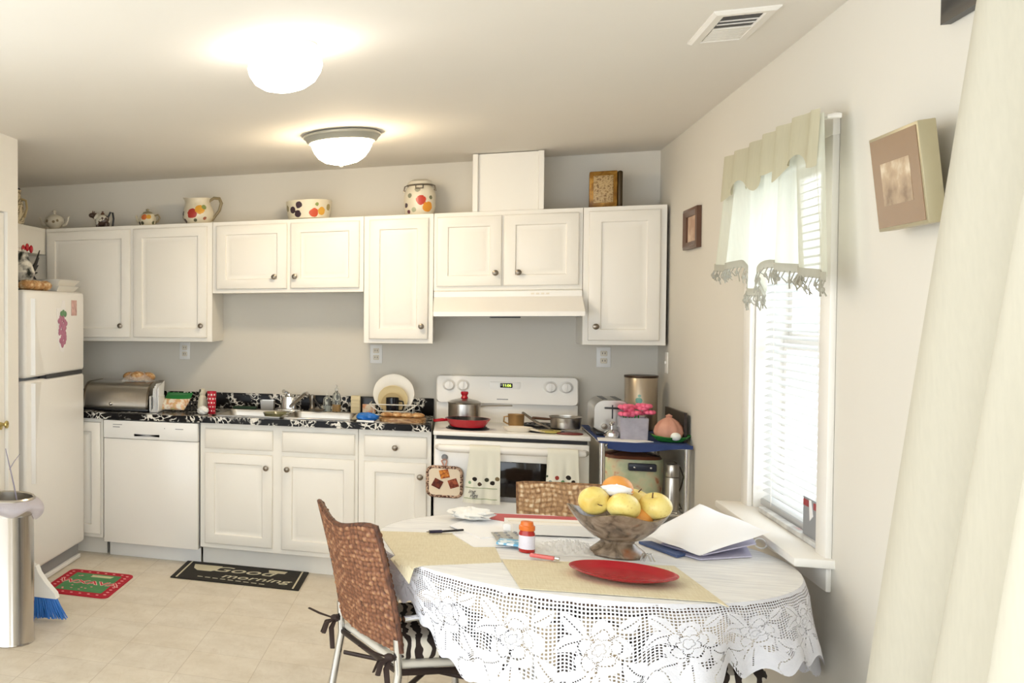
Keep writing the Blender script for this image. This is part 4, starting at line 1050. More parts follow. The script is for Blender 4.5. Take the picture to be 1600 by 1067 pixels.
M['canrim'] = mat('dark_rim', '#4a3a2c', .35, .6)
G().lathe([(.078, .28), (.0795, .284), (.0795, .292), (.07, .294), (.0005, .294)], (0, 0, 0), 40).build('lid', 'canrim', t)
bpy.data.materials['canister_steel'].node_tree.nodes['Principled BSDF'].inputs['Metallic'].default_value = .75
t = thing('flower_vase', 'square frosted glass vase with pink flowers on the cart', 'vase', (-.20, -.75, SZ), local=True)
t.location = (-.235, -.83, SZ)
G().loops([[(sx*(.058+e), sy*(.05+e), h) for sx, sy in ((-1, -1), (1, -1), (1, 1), (-1, 1))] for e, h in ((0, 0), (.003, .11), (-.002, .11), (-.004, .006))]).build('vase', mat('frosted_lilac_glass', '#c9c5d2', .2, var=.3, vscale=30, alpha=.5), t)
g = G(); q = random.Random(5)
for i in range(15):
    a = q.uniform(0, 2*PI); r = q.uniform(.0, .07); x, y, z = r*math.cos(a)*1.15, r*math.sin(a)*.7, .122+q.uniform(0, .05)
    for k in range(5): g.sph((x+.014*math.cos(k*1.26), y+.014*math.sin(k*1.26), z), .014, .014, .011, 8, 6)
g.build('flowers', 'pink', t)
g = G()
for i in range(6): g.tube([(q.uniform(-.03, .03), q.uniform(-.03, .03), .01), (q.uniform(-.04, .04), q.uniform(-.03, .03), .12)], .003, 6)
g.build('stems', 'green', t)
t = thing('creamer_pot', 'small shiny silver creamer with ball finial before the toaster', 'creamer', (-.325, -.80, SZ), local=True)
t.location = (-.325, -.83, SZ+.0035)
G().lathe([(.03, 0), (.036, .01), (.034, .025), (.02, .038), (.006, .042), (.005, .06), (.013, .068), (.014, .078), (.0005, .088)], (0, 0, 0), 24).build('pot', 'chrome', t)
G().tube([(-.03, 0, .02), (-.06, .0, .03), (-.085, 0, .045)], [.006, .006, .007], 8).build('handle', 'black', t)
t = thing('remote_control', 'black handset lying on the cart behind silver creamer', 'remote control', (-.29, -.78, SZ))
G().box(-.34, -.24, -.80, -.765, SZ, SZ+.02, .005).build('case', 'black', t)
t = thing('leaf_dish', 'green leaf-shaped dish at the right front of the cart', 'dish', (-.085, -.86, SZ), local=True)
t.location = (-.082, -.885, SZ)
def leaf(r, z, a): return r*(1+.08*math.cos(7*a)), z+.01*(abs(math.cos(a))**4)*(z/.03)
G().lathe([(.045, 0), (.06, .006), (.085, .026), (.08, .028), (.05, .010), (.0005, .007)], (0, 0, 0), 42, sy=.75, fn=leaf).build('dish', 'green', t)
t = thing('pumpkin_candle', 'salmon pumpkin-shaped ceramic pot in the green leaf dish', 'ornament', (-.08, -.85, SZ+.012), local=True)
t.location = (-.088, -.872, SZ+.012)
def rib(r, z, a): return r*(1+.09*abs(math.cos(5*a))), z
G().lathe([(.03, 0), (.052, .01), (.060, .035), (.054, .062), (.040, .085), (.022, .1), (.011, .106), (.014, .115), (.0005, .124)], (0, 0, 0), 40, fn=rib).build('pot', 'salmon', t)
t = thing('white_egg', 'small white round ornament nestled in the green leaf dish', 'ornament', (-.075, -.935, SZ+.02), local=True)
t.location = (-.07, -.938, SZ+.012)
G().sph((0, 0, .02), .022, .018, .02, 18, 12).build('ball', mat('milk_white', '#eef0ea', .3), t)
t = thing('serving_tray', 'dark lacquer tray leaning on the right wall above the cart', 'tray', (-.03, -.66, SZ))
g = G().loops([[(-.018-.012*(k == 1), y, z) for y, z in ((-.90, SZ), (-.42, SZ), (-.42, SZ+.135), (-.90, SZ+.145))] for k in (0, 1)]); g.build('panel', matmix('dark_lacquer', [(.45, '#1d1512'), (.62, '#3a2a22'), (.7, '#7a6a50')], 24, .3), t)
# lower shelf
t = thing('floral_cooker', 'green floral-print slow cooker on the middle shelf of cart', 'slow cooker', (-.22, -.68, .565), local=True)
t.location = (-.222, -.72, .566)
def sq(r, z, a): return r*(1+.10*abs(math.sin(2*a))**2), z
G().lathe([(.11, 0), (.12, .01), (.13, .03), (.135, .22), (.13, .235), (.12, .24)], (0, 0, 0), 48, fn=sq).build('crock', 'floral', t)
G().lathe([(.128, .236), (.12, .25), (.06, .268), (.0005, .272)], (0, 0, 0), 48, fn=sq).build('lid', mat('cooker_lid', '#7a4a34', .2), t)
g = G().box(-.035, .085, -.165, -.135, .185, .222, .006); hd = g.build('handle', mat('navy_plastic', '#232838', .35), t)
for x in (-.01, .06): G().sph((x, -.166, .204), .006, .004, .006, 10, 6).build('screw', 'chrome', hd)
G().lathe([(.011, 0), (.009, .014), (.0005, .016)], (.03, -.134, .05), 14, rot=Matrix.Rotation(PI/2, 3, 'X')).build('dial', 'black', t)
t = thing('thermos', 'slim steel thermos bottle on the cart shelf beside the cooker', 'thermos', (-.06, -.80, .566), local=True)
t.location = (-.072, -.88, .566)
G().lathe([(.026, 0), (.029, .003), (.029, .16), (.027, .165)], (0, 0, 0), 28).build('flask', 'steel', t)
G().lathe([(.0275, .166), (.0285, .169), (.0285, .224), (.026, .228), (.0005, .229)], (0, 0, 0), 28).build('cup_lid', 'steel', t)
G().lathe([(.0277, .161), (.0277, .1665)], (0, 0, 0), 28).build('seal_ring', 'black', t)
t = thing('power_cord', 'thin black power cord looping down beside the thermos', 'cord', (-.03, -.84, .566))
G().tube([(-.052, -.80, .80), (-.03, -.83, .77), (-.02, -.85, .73), (-.03, -.85, .68), (-.045, -.85, .64), (-.04, -.86, .60), (-.03, -.87, .575), (-.05, -.82, .572), (-.1, -.80, .571)], .003, 6).build('cord', mat('brown_cord', '#4a4030', .5), t)

# ================================================================== WINDOW DRESSING
t = thing('window_blind', 'white slatted mini blind hanging in the side window', 'blind', (.06, -2.385, .80))
g = G(); a = math.radians(28)
for i in range(44):
    z = .838+i*.0275
    c_, s_ = math.cos(a)*.0125, math.sin(a)*.0125
    g.loops([[(.037-c_, y, z-s_), (.037, y, z+.0015), (.037+c_, y, z+s_), (.037, y, z-.0002)] for y in (WY0+.02, WY1-.02)])
g.build('slats', clothmat('blind_slat', '#f2f4f4', .35, 1), t)
G().box(.022, .052, WY0+.016, WY1-.014, .806, .830, .004).build('bottom_rail', mat('blind_rail', '#b9bbbd', .4), t)
G().box(.018, .056, WY0+.016, WY1-.014, 2.035, 2.057, .003).build('head_rail', 'trim', t)
g = G()
for y in (WY0+.15, WY1-.15): g.tube([(.022, y, .82), (.022, y, 2.04)], .0012, 5)
g.build('cords', 'trim', t)
t = thing('folded_paper', 'folded newspaper with red print on the window sill by the blind', 'paper', (.0, -2.45, .794))
G().box(-.008, .018, -2.74, -2.10, .794, .812, .004).build('paper', matmix('news_print', [(.4, '#d9d9d6'), (.6, '#b9b9b8'), (.68, '#c98a86')], 10), t)
t = thing('greeting_card', 'grey card with red top edge standing on the sill', 'card', (.0, -2.66, .8125))
G().box(.002, .005, -2.74, -2.585, .8125, .935, .0005, 1).build('card', mat('card_grey', '#8f9296', .5), t)
M['print_red'] = mat('print_red', '#a0333a', .5)
for a_, b_ in ((-2.735, -2.69), (-2.64, -2.59)): G().box(.0005, .002, a_, b_, .908, .929).build('red_print', 'print_red', t)
G().prism([(-2.665, .932), (-2.685, .885), (-2.655, .865), (-2.645, .932)], .0005, .002, lambda u, v, d: (d, u, v)).build('white_print', 'paper', t)
# valance
t = thing('window_valance', 'pale green valance with beige header and tassel fringe on window', 'valance', (-.08, -2.4, 2.12))
VY0, VY1 = -2.975, -1.965
G().tube([(0, VY1-.02, 2.105), (-.05, VY1-.025, 2.105), (-.062, VY1-.04, 2.105), (-.062, VY0+.05, 2.105), (-.05, VY0+.035, 2.105), (-.019, VY0+.03, 2.105)], .008, 8).build('rod', 'trim', t)
def hem(u):  # bottom of the valance, u 0 near back wall .. 1 near camera
    if u < .25: return 1.715-.012*math.sin(PI*u/.25)
    if u < .40: return 1.715-(.11)*(math.sin(PI/2*(u-.25)/.15))
    if u < .50: return 1.605
    if u < .60: return 1.605+.09*math.sin(PI/2*(u-.50)/.10)
    return 1.695-.06*((u-.6)/.4)
def vfold(u, q): return .016*math.sin(u*38+.6*math.sin(u*9))*(.5+.7*q)+.012*math.sin(u*13)*q
def vy(u, q): return VY1+(VY0-VY1)*u+(.11-.19*u)*q
def vbody(u, v):
    z = 2.112+(hem(u)-2.112)*v
    k = 1 if u < .97 else 1-(u-.97)/.03*.3
    return (-.012-(.076+vfold(u, v))*k, vy(u, v), z)
G().grid(vbody, 150, 24).build('cloth', 'valance', t)
def vhead(u, v):
    dep = .145+.02*math.sin(u*20)+.012*math.sin(u*47)
    k = 1 if u < .97 else 1-(u-.97)/.03*.3
    return (-.015-(.082+vfold(u, .2)*1.05+.01*v)*k, vy(u, 0), 2.125-dep*v)
G().grid(vhead, 150, 8).build('header', 'valhead', t)
def vtrim(u, v): p = Vector(vbody(u, 1)); return p+Vector((-.003, 0, .012-.028*v))
G().grid(vtrim, 150, 2).build('trim_band', 'fringe', t)
g = G(); q = random.Random(9)
for i in range(95):
    u = (i+.5)/95; p = Vector(vbody(u, 1))+Vector((-.003, 0, -.012))
    dy = q.uniform(-.016, .016); L_ = q.uniform(.03, .055)
    g.tube([p, p+Vector((-.006, dy, -L_*.5)), p+Vector((q.uniform(-.01, .01), -dy*.5, -L_))], [.0022, .0018, .0022], 5)
    if i % 2 == 0: g.sph(p+Vector((-.004, dy, -L_*.6)), .006, .006, .008, 6, 4)
g.build('tassels', 'fringe', t)

# long sheer curtain
t = thing('sheer_curtain', 'long off-white sheer curtain hanging at the right edge', 'curtain', (-.15, -4.2, 0))
def cur(u, v):
    z = 2.38*(1-v)+.02*v
    y0 = -4.05+.60*v**1.15; y1 = -5.2+.15*v
    y = y0+(y1-y0)*u
    amp = (.026+.034*v)*min(1, .25+u*6)
    x = -.085-.05*v-amp*math.sin(u*30+.8*math.sin(3*v))-.02*math.sin(u*13+1+2*v)
    return (x, y+.02*math.cos(u*30)*v, z)
G().grid(cur, 160, 40).build('panel', 'sheer', t)
G().tube([(-.085, -3.95, 2.385), (-.085, -5.35, 2.385)], .012, 10).build('rod', 'trim', t)
g = G()
for y in (-3.98, -5.3): g.box(-.09, 0, y-.01, y+.01, 2.375, 2.395)
g.build('bracket', 'trim', t)

# pictures on right wall
t = thing('picture_frame', 'small brown framed picture between the corner and the window', 'picture frame', (0, -.90, 1.84))
def frame_mesh(y0, y1, z0, z1, wd, d):
    g = G()
    def L(i, x): return [(x, y0+i, z0+i), (x, y1-i, z0+i), (x, y1-i, z1-i), (x, y0+i, z1-i)]
    return g.loops([L(0, -.001), L(0, -d), L(wd*.4, -d-.004), L(wd, -d*.7), L(wd, -.003)], cap=False)
frame_mesh(-1.056, -.75, 1.838, 2.032, .035, .02).build('frame', 'wood', t)
G().box(-.006, -.002, -1.03, -.77, 1.86, 2.01).build('picture', matmix('pale_print', [(.4, '#b8957c'), (.6, '#d8bfa6')], 12), t)
t = thing('picture_frame', 'sepia photograph in silver frame leaning out from right wall', 'picture frame', (-.02, -3.5, 1.74), local=True)
t.rotation_euler = (0, -math.radians(6), 0)
G().box(-.034, 0, -.145, .145, 0, .236, .002).build('frame', mat('champagne_frame', '#b3a888', .35, .3), t)
G().box(-.0355, -.034, -.137, .137, .008, .228).build('mount', mat('sepia_mount', '#8b6f55', .25), t)
G().box(-.0362, -.0355, -.085, .085, .06, .165).build('photo', matmix('sepia_photo', [(.35, '#7a6048'), (.55, '#b39a7c'), (.72, '#ddcdb2')], 14, .25), t)
t = thing('picture_frame', 'black framed picture cut off at the top beside the curtain', 'picture frame', (0, -3.75, 2.2))
frame_mesh(-3.90, -3.585, 2.195, 2.43, .045, .02).build('frame', 'black', t)
G().box(-.006, -.002, -3.855, -3.63, 2.24, 2.39).build('picture', 'paper', t)

# ================================================================== DINING TABLE
TX, TY, TR, TH = -.69, -2.84, .605, .75
t = thing('dining_table', 'round dining table hidden under a white lace cloth', 'table', (TX, TY, 0))
G().lathe([(.0005, TH-.035), (TR-.04, TH-.035), (TR-.006, TH-.028), (TR-.003, TH-.012), (TR-.012, TH-.002), (.0005, TH-.002)], (TX, TY, 0), 64).build('tabletop', 'wood', t)
G().lathe([(.05, .08), (.04, .15), (.035, .5), (.06, .68), (.12, .714)], (TX, TY, 0), 24).build('pedestal', 'darkmetal', t)
for k in range(4):
    a = PI/4+k*PI/2+.3; G().tube([(TX+.03*math.cos(a), TY+.03*math.sin(a), .16), (TX+.18*math.cos(a), TY+.18*math.sin(a), .10), (TX+.34*math.cos(a), TY+.34*math.sin(a), .02)], [.024, .022, .018], 10).build('leg', 'darkmetal', t)
t = thing('tablecloth', 'white lace tablecloth draped over the round dining table', 'tablecloth', (TX, TY, TH))
CR = TR+.004
G().lathe([(.0005, TH+.0005), (CR*.5, TH+.0005), (CR-.01, TH+.0005), (CR-.001, TH-.001)], (TX, TY, 0), 96, cap=False).build('cloth_top', 'linen', t)
def drop(a):
    # a measured from +x; front of table (towards camera) is -y
    d = .285+.035*math.sin(3*a+.6)+.02*math.sin(7*a+1)
    d += .014*math.cos(a*CR/.205*2*PI*2+1.0)
    d -= .14*math.exp(-((a-3.70)/.26)**2)
    d -= .085*math.exp(-((a-5.55)/.42)**2)+.035*math.exp(-((a-4.97)/.08)**2)+.045*math.exp(-((a-5.24)/.09)**2)
    return d
def skirt(u, v):
    a = 2*PI*u; d = drop(a)*v
    f = (.030*math.sin(9*a+.5)+.018*math.sin(17*a+2))*min(1, v*1.3)
    r = CR+.012*min(1, v*6)+.028*v+f*(.25+.75*v)*.9
    pr = math.exp(-((a-3.72)/.40)**2)      # pressed flat where the chair back stands against it
    r = r*(1-pr)+(CR+.006*min(1, v*6)-.03*v)*pr
    if pr > .2: r = min(r, CR+.02)
    if v == 0: r = CR-.0012
    if pr < .2: r = max(r, CR-.001+.006*min(1, v*8))
    return (TX+r*math.cos(a), TY+r*math.sin(a), TH-.001-d)
G().grid(skirt, 420, 30, uvfn=lambda u, v: (2*PI*u*CR+.06, v*.30)).build('lace_skirt', 'lace', t)

# table things
TZ2 = TH+.0015
def sheet(name, label, cat, poly, m, th=.003, z=TZ2, part='sheet'):
    cx = sum(p[0] for p in poly)/len(poly); cy = sum(p[1] for p in poly)/len(poly)
    t = thing(name, label, cat, (cx, cy, z))
    G().prism(poly, z, z+th, lambda u, v, d: (u, v, d)).build(part, m, t)
    return t
# left placemat, corner hanging over the edge
t = thing('placemat', 'beige woven placemat at left of table, its corner drooping over edge', 'placemat', (-1.05, -2.95, TZ2))
def bilin(c, u, v):
    a, b, d, e = [Vector((p[0], p[1], 0)) for p in c]
    return a*(1-u)*(1-v)+b*u*(1-v)+d*u*v+e*(1-u)*v
cL = [(-1.295, -2.79), (-1.19, -3.285), (-.905, -3.11), (-.93, -2.70)]
def pmL(u, v):
    p = bilin(cL, u, v); r = math.hypot(p.x-TX, p.y-TY); z = TZ2+.0012
    ov = r-(CR+.004)
    if ov > 0:
        k = (CR+.026+.03*min(1, ov*6))/r; p = Vector((TX+(p.x-TX)*k, TY+(p.y-TY)*k, 0)); z -= ov*.95+.004
    return (p.x, p.y, z)
G().grid(pmL, 40, 30, thick=.0022).build('mat', 'mat', t)
t = thing('placemat', 'beige woven placemat under the red plate at table front', 'placemat', (-.64, -3.2, TZ2))
cR = [(-.905, -3.08), (-.87, -3.425), (-.375, -3.37), (-.42, -2.97)]
def pmR(u, v):
    p = bilin(cR, u, v); r = math.hypot(p.x-TX, p.y-TY); z = TZ2+.0030
    ov = r-(CR+.004)
    if ov > 0:
        k = (CR+.024+.02*min(1, ov*6))/r; p = Vector((TX+(p.x-TX)*k, TY+(p.y-TY)*k, 0)); z -= ov*.95+.004
    return (p.x, p.y, z)
G().grid(pmR, 40, 30, thick=.0022).build('mat', 'mat', t)
# red plate
t = thing('serving_platter', 'shiny red oval platter on the front placemat', 'platter', (-.585, -3.2, TZ2+.006), rz=-.22)
t.location = (-.588, -3.195, TZ2+.0063)
def ov(r, z, a): return r, z
G().lathe([(.08, 0), (.098, .004), (.133, .017), (.137, .0205), (.131, .0205), (.1, .0085), (.085, .0062), (.0005, .006)], (0, 0, 0), 56, sx=1.02, sy=.86).build('platter', 'redplate', t)
# fruit bowl
BX, BY = -.559, -2.86
t = thing('fruit_bowl', 'footed brown antique bowl with wavy rim holding the fruit', 'bowl', (BX, BY, TZ2), local=True)
def wav(r, z, a):
    k = max(0, (z-.045)/.1); return r*(1+.05*k*math.cos(4*a+.3)), z+.010*k*math.cos(4*a+.3)
G().lathe([(.075, 0), (.080, .006), (.078, .014), (.06, .03), (.048, .042), (.05, .05), (.075, .062), (.105, .09), (.128, .122), (.139, .142), (.134, .143), (.12, .122), (.095, .092), (.06, .07), (.0005, .064)], (0, 0, 0), 64, fn=wav).build('bowl', 'bowl', t)
def apple(x, y, z, r, label, rot, stem=True, m='apple', cat='apple', name='apple'):
    t = thing(name, label, cat, (x, y, z), local=True)
    t.rotation_euler = rot
    prof = []
    for i in range(19):
        a = PI*i/18; rr = math.sin(a)*(1+.10*math.cos(a)); zz = -math.cos(a)*.90
        if i > 14: zz -= (1-math.sin(a))**2*.32
        if i < 3: zz += (1-math.sin(a))**2*.18
        prof.append((max(rr*r, 4e-4), zz*r))
    G().lathe(prof, (0, 0, 0), 32).build('flesh', m, t)
    if stem: G().tube([(0, 0, r*.58), (.002, 0, r*.75), (.006, .002, r*.95)], .0018, 6).build('stem', 'wood', t)
    return t
bz = TZ2
apple(BX-.072, BY-.055, bz+.178, .046, 'yellow apple at bowl front left, dimple facing viewer', (1.75, 0, .25))
apple(BX+.006, BY-.078, bz+.172, .047, 'yellow apple at bowl front middle between two others', (-.5, .2, 0))
apple(BX+.097, BY-.035, bz+.172, .047, 'yellow apple at bowl front right, above the rim nearest the envelope', (.3, -.3, 0))
apple(BX-.05, BY+.045, bz+.170, .045, 'yellow apple half hidden behind the left front apple', (.2, .1, .5))
apple(BX+.055, BY+.055, bz+.170, .046, 'yellow apple half hidden behind the right front apple', (.1, .3, 0))
mo = mat('orange_peel', '#e39a45', .45, var=.1, bump=.2, bscale=300)
t = thing('orange', 'round orange at the top of the fruit pile', 'orange', (BX-.0, BY+.01, bz+.212), local=True)
G().sph((0, 0, 0), .045, .045, .042, 28, 18).build('peel', mo, t)
t = thing('orange', 'lower orange showing between the front apples', 'orange', (BX+.05, BY-.045, bz+.125), local=True)
G().sph((0, 0, 0), .042, .042, .04, 28, 18).build('peel', mo, t)
t = thing('fruit_wrapper', 'white paper wrapper tucked between orange and apples', 'wrapper', (BX, BY-.02, bz+.2))
crumple((BX-.01, BY-.038, bz+.195), .045, .02, .035, 21).build('paper', 'paper', t)
# pill bottle
t = thing('pill_bottle', 'amber-red pill bottle with orange cap and white label on table', 'bottle', (-.825, -2.93, TZ2), local=True)
ma = mat('amber_plastic', '#b3261d', .15, var=.05, alpha=.93)
G().lathe([(.022, 0), (.024, .002), (.024, .062), (.021, .068), (.021, .072)], (0, 0, 0), 28).build('vial', ma, t)
G().lathe([(.0243, .012), (.0243, .056)], (0, 0, 0), 40, cap=False).build('label_wrap', mat('label_paper', '#e6e2ea', .5, var=.08, vscale=200), t)
G().lathe([(.0235, .072), (.024, .074), (.024, .086), (.020, .088), (.018, .10), (.0005, .102)], (0, 0, 0), 28).build('cap', mat('orange_cap', '#e0742a', .35), t)
# papers on left
t = thing('paper_sheets', 'loose white printed sheets spread left of the pill bottle', 'paper', (-.97, -2.72, TZ2))
g = G()
for poly, z in (([(-1.05, -2.75), (-.985, -2.93), (-.87, -2.88), (-.88, -2.62), (-.98, -2.60)], .004), ([(-1.06, -2.62), (-.96, -2.80), (-.85, -2.70), (-.86, -2.48), (-.98, -2.42)], .007)):
    g.prism(poly, TZ2+z-.003, TZ2+z, lambda u, v, d: (u, v, d))
g.build('sheets', 'paper', t)
t = thing('crumpled_napkin', 'big crumpled white napkin at the back left of the table', 'napkin', (-.97, -2.5, TZ2))
crumple((-.985, -2.46, TZ2+.007), .075, .085, .038, 15).build('napkin', 'tissue', t)
t = thing('pen', 'dark ballpoint pen lying across the left placemat', 'pen', (-1.07, -2.75, TZ2+.006))
G().tube([(-1.135, -2.785, TZ2+.010), (-1.125, -2.78, TZ2+.010)], [.001, .003], 8).build('tip', 'nickel', t)
G().tube([(-1.125, -2.78, TZ2+.010), (-1.085, -2.757, TZ2+.010)], .0058, 10).build('grip', mat('pen_navy', '#24203a', .4), t)
G().tube([(-1.085, -2.757, TZ2+.010), (-1.015, -2.716, TZ2+.013)], .0040, 8).build('barrel', 'black', t)
sheet('folder', 'red folder lying at the far side of the table', 'folder', [(-.925, -2.62), (-.935, -2.31), (-.60, -2.26), (-.56, -2.46)], mat('red_card', '#b94a4c', .5), .004, part='cover')
# small white carton in the middle
t = thing('cardboard_carton', 'long white cardboard carton lying behind the pill bottle', 'carton', (-.73, -2.6, TZ2+.005), rz=.20)
t.location = (-.735, -2.60, TZ2+.0045)
G().loops([[(sx*.135+sk, sy*.055, h) for sx, sy in ((-1, -1), (1, -1), (1, 1), (-1, 1))] for sk, h in ((0, 0), (.0, .036))]).build('carton', mat('carton_white', '#ece6dc', .6), t)
G().box(-.1355, .1355, -.0025, .0025, .0355, .0365).build('seam', 'beige', t)
t = thing('blister_pack', 'silver pill blister strip lying on the white sheets', 'blister pack', (-.875, -2.8, TZ2+.008))
bl = thing
g = G().prism([(-.925, -2.70), (-.905, -2.86), (-.83, -2.80), (-.855, -2.66)], TZ2+.0075, TZ2+.010, lambda u, v, d: (u, v, d)); g.build('foil', mat('foil', '#b8b6ae', .35, .5), t)
g = G()
for i in range(4):
    for j in range(3):
        p = Vector((-.915, -2.72, 0))*(1-i/3)+Vector((-.895, -2.835, 0))*(i/3)+Vector((.062*j/2, .035*j/2, 0)); g.sph((p.x+.005, p.y+.004, TZ2+.0105), .007, .007, .004, 8, 6)
g.build('pill_bubbles', 'grey', t)
t = thing('medicine_box', 'small white and light blue medicine packet before blister strip', 'packet', (-.86, -2.87, TZ2+.008))
G().prism([(-.915, -2.90), (-.845, -2.915), (-.835, -2.835), (-.90, -2.83)], TZ2+.0105, TZ2+.018, lambda u, v, d: (u, v, d)).build('packet', matmix('packet_print', [(.45, '#e6f0f4'), (.52, '#6fb4d9')], 40, .4), t)
t = thing('pill_box', 'tiny white plastic box behind the silver blister strip', 'box', (-.86, -2.60, TZ2+.008))
G().box(-.885, -.835, -2.655, -2.625, TZ2+.0075, TZ2+.033, .004).build('box', 'plastic', t)
t = thing('lighter', 'translucent pink lighter lying in front of the pill bottle', 'lighter', (-.78, -3.04, TZ2+.006), rz=-.35)
t.location = (-.782, -3.043, TZ2+.007)
G().box(-.042, .03, -.009, .009, 0, .012, .004).build('body', mat('pink_plastic', '#e5736e', .2, alpha=.9), t)
G().box(.0305, .044, -.007, .007, .001, .011, .002).build('head', 'chrome', t)
t = thing('plastic_bag', 'crinkled clear plastic bag lying between pill bottle and fruit bowl', 'bag', (-.70, -2.88, TZ2))
q_ = random.Random(2)
def pb(u, v):
    b = math.sin(PI*u)**.7*math.sin(PI*v)**.7 if 0 < u < 1 and 0 < v < 1 else 0
    return (-.80+.17*u, -3.0+.20*v+.05*u, TZ2+.008+b*(.007+.017*u)*(1+.35*math.sin(31*u+17*v)+.3*math.sin(47*v-23*u)+.3*math.sin(71*u+9*v)))
G().grid(pb, 36, 30).build('film', clothmat('crinkly_film', '#fbfbf8', .3, .38), t)
# envelope stack on the right
t = thing('envelope', 'large white padded envelope on top of the paper pile at right', 'envelope', (-.27, -2.6, TZ2+.02))
cE = [(-.452, -2.65), (-.335, -2.87), (-.118, -2.72), (-.225, -2.28)]
zE = [TZ2+.030, TZ2+.020, TZ2+.082, TZ2+.085]
def env(u, v, off=0):
    p = bilin(cE, u, v); z = zE[0]*(1-u)*(1-v)+zE[1]*u*(1-v)+zE[2]*u*v+zE[3]*(1-u)*v
    b = (math.sin(PI*u)*math.sin(PI*v))**.5 if 0 < u < 1 and 0 < v < 1 else 0
    return Vector((p.x, p.y, z+b*(.018 if off == 0 else -.008)+.0015*math.sin(12*u+7*v)))
g = G().grid(lambda u, v: env(u, v), 28, 28); g.grid(lambda u, v: env(u, v, 1), 28, 28); bmesh.ops.remove_doubles(g.bm, verts=g.bm.verts[:], dist=1e-5)
g.build('envelope', 'paper', t)
t = thing('paper_stack', 'lilac-white folded papers under the large envelope', 'paper', (-.25, -2.65, TZ2))
g = G()
for k, (poly) in enumerate(([(-.43, -2.70), (-.33, -2.85), (-.17, -2.74), (-.14, -2.50), (-.26, -2.38)], [(-.41, -2.68), (-.32, -2.83), (-.15, -2.70), (-.13, -2.52), (-.26, -2.40)])):
    g.loops([[(x, y, TZ2+.001+.005*k+h+(.030*max(0, (x+.36)/.22))*(k == 1)) for x, y in poly] for h in (0, .004)])
g.build('papers', 'lilac', t)
t = thing('document_folder', 'thin blue folder poking out beneath the paper pile', 'folder', (-.42, -2.72, TZ2))
G().prism([(-.47, -2.66), (-.39, -2.84), (-.36, -2.80), (-.43, -2.64)], TZ2+.0005, TZ2+.009, lambda u, v, d: (u, v, d)).build('folder', mat('slate_blue', '#4a5f8e', .5), t)
t = thing('binder_clip', 'shiny metal clip resting against the foot of fruit bowl', 'clip', (-.495, -2.93, TZ2))
g = G()
for dx in (0, .010): g.tube([(-.507+dx, -2.945, TZ2+.004), (-.50+dx, -2.95, TZ2+.028), (-.488+dx, -2.948, TZ2+.03), (-.478+dx, -2.95, TZ2+.006)], .003, 6)
g.build('wire', 'chrome', t)
t = thing('key_ring', 'small white plastic ring at the edge of the paper pile', 'ring', (-.14, -2.55, TZ2))
G().tube([(-.115+.017*math.cos(a*PI/10), -2.60+.012*math.sin(a*PI/10), TZ2+.02+.014*math.sin(a*PI/10)) for a in range(20)], .0025, 6, True).build('ring', 'plastic', t)

# ================================================================== CHAIRS
def wicker_panel(f, nu, nv, su, sv, depth, m, parent, thick=.012):
    """f(u,v)->(point, normal); woven relief in geometry"""
    g = G(); bm = g.bm
    lay = None
    def hgt(u, v):
        cu = u*su+.22*math.sin(v*19+u*5); cv = v*sv+.25*math.sin(u*17+v*7); iu, iv = math.floor(cu), math.floor(cv); fu, fv = cu-iu, cv-iv
        over = (iu+iv) % 2
        h = (math.sin(PI*fu)**.5 if over else math.sin(PI*fv)**.5)*(math.sin(PI*fv)**.35 if over else math.sin(PI*fu)**.35)
        k = math.sin(iu*12.9898+iv*78.233)*43758.5453; k -= math.floor(k)
        return h*(1 if over else .72)*(.45+.75*k)
    V = []; H_ = {}
    for i in range(nu+1):
        row = []
        for j in range(nv+1):
            u, v = i/nu, j/nv; p, n = f(u, v); h = hgt(u, v); k = bm.verts.new(p+n*depth*h); H_[k] = h; row.append(k)
        V.append(row)
    for i in range(nu):
        for j in range(nv): bm.faces.new((V[i][j], V[i+1][j], V[i+1][j+1], V[i][j+1]))
    hs = [H_[k] for r in V for k in r]
    B = []
    for i in range(nu+1):
        row = []
        for j in range(nv+1):
            p, n = f(i/nu, j/nv); h = hgt(i/nu, j/nv); row.append(bm.verts.new(p-n*(thick+depth*h))); hs.append(h)
        B.append(row)
    for i in range(len(B)-1):
        for j in range(len(B[0])-1): bm.faces.new((B[i][j], B[i][j+1], B[i+1][j+1], B[i+1][j]))
    o = g.build('backrest', m, parent, sharp=80)
    at = o.data.attributes.new('weave', 'FLOAT', 'POINT')
    at.data.foreach_set('value', hs)
    return o
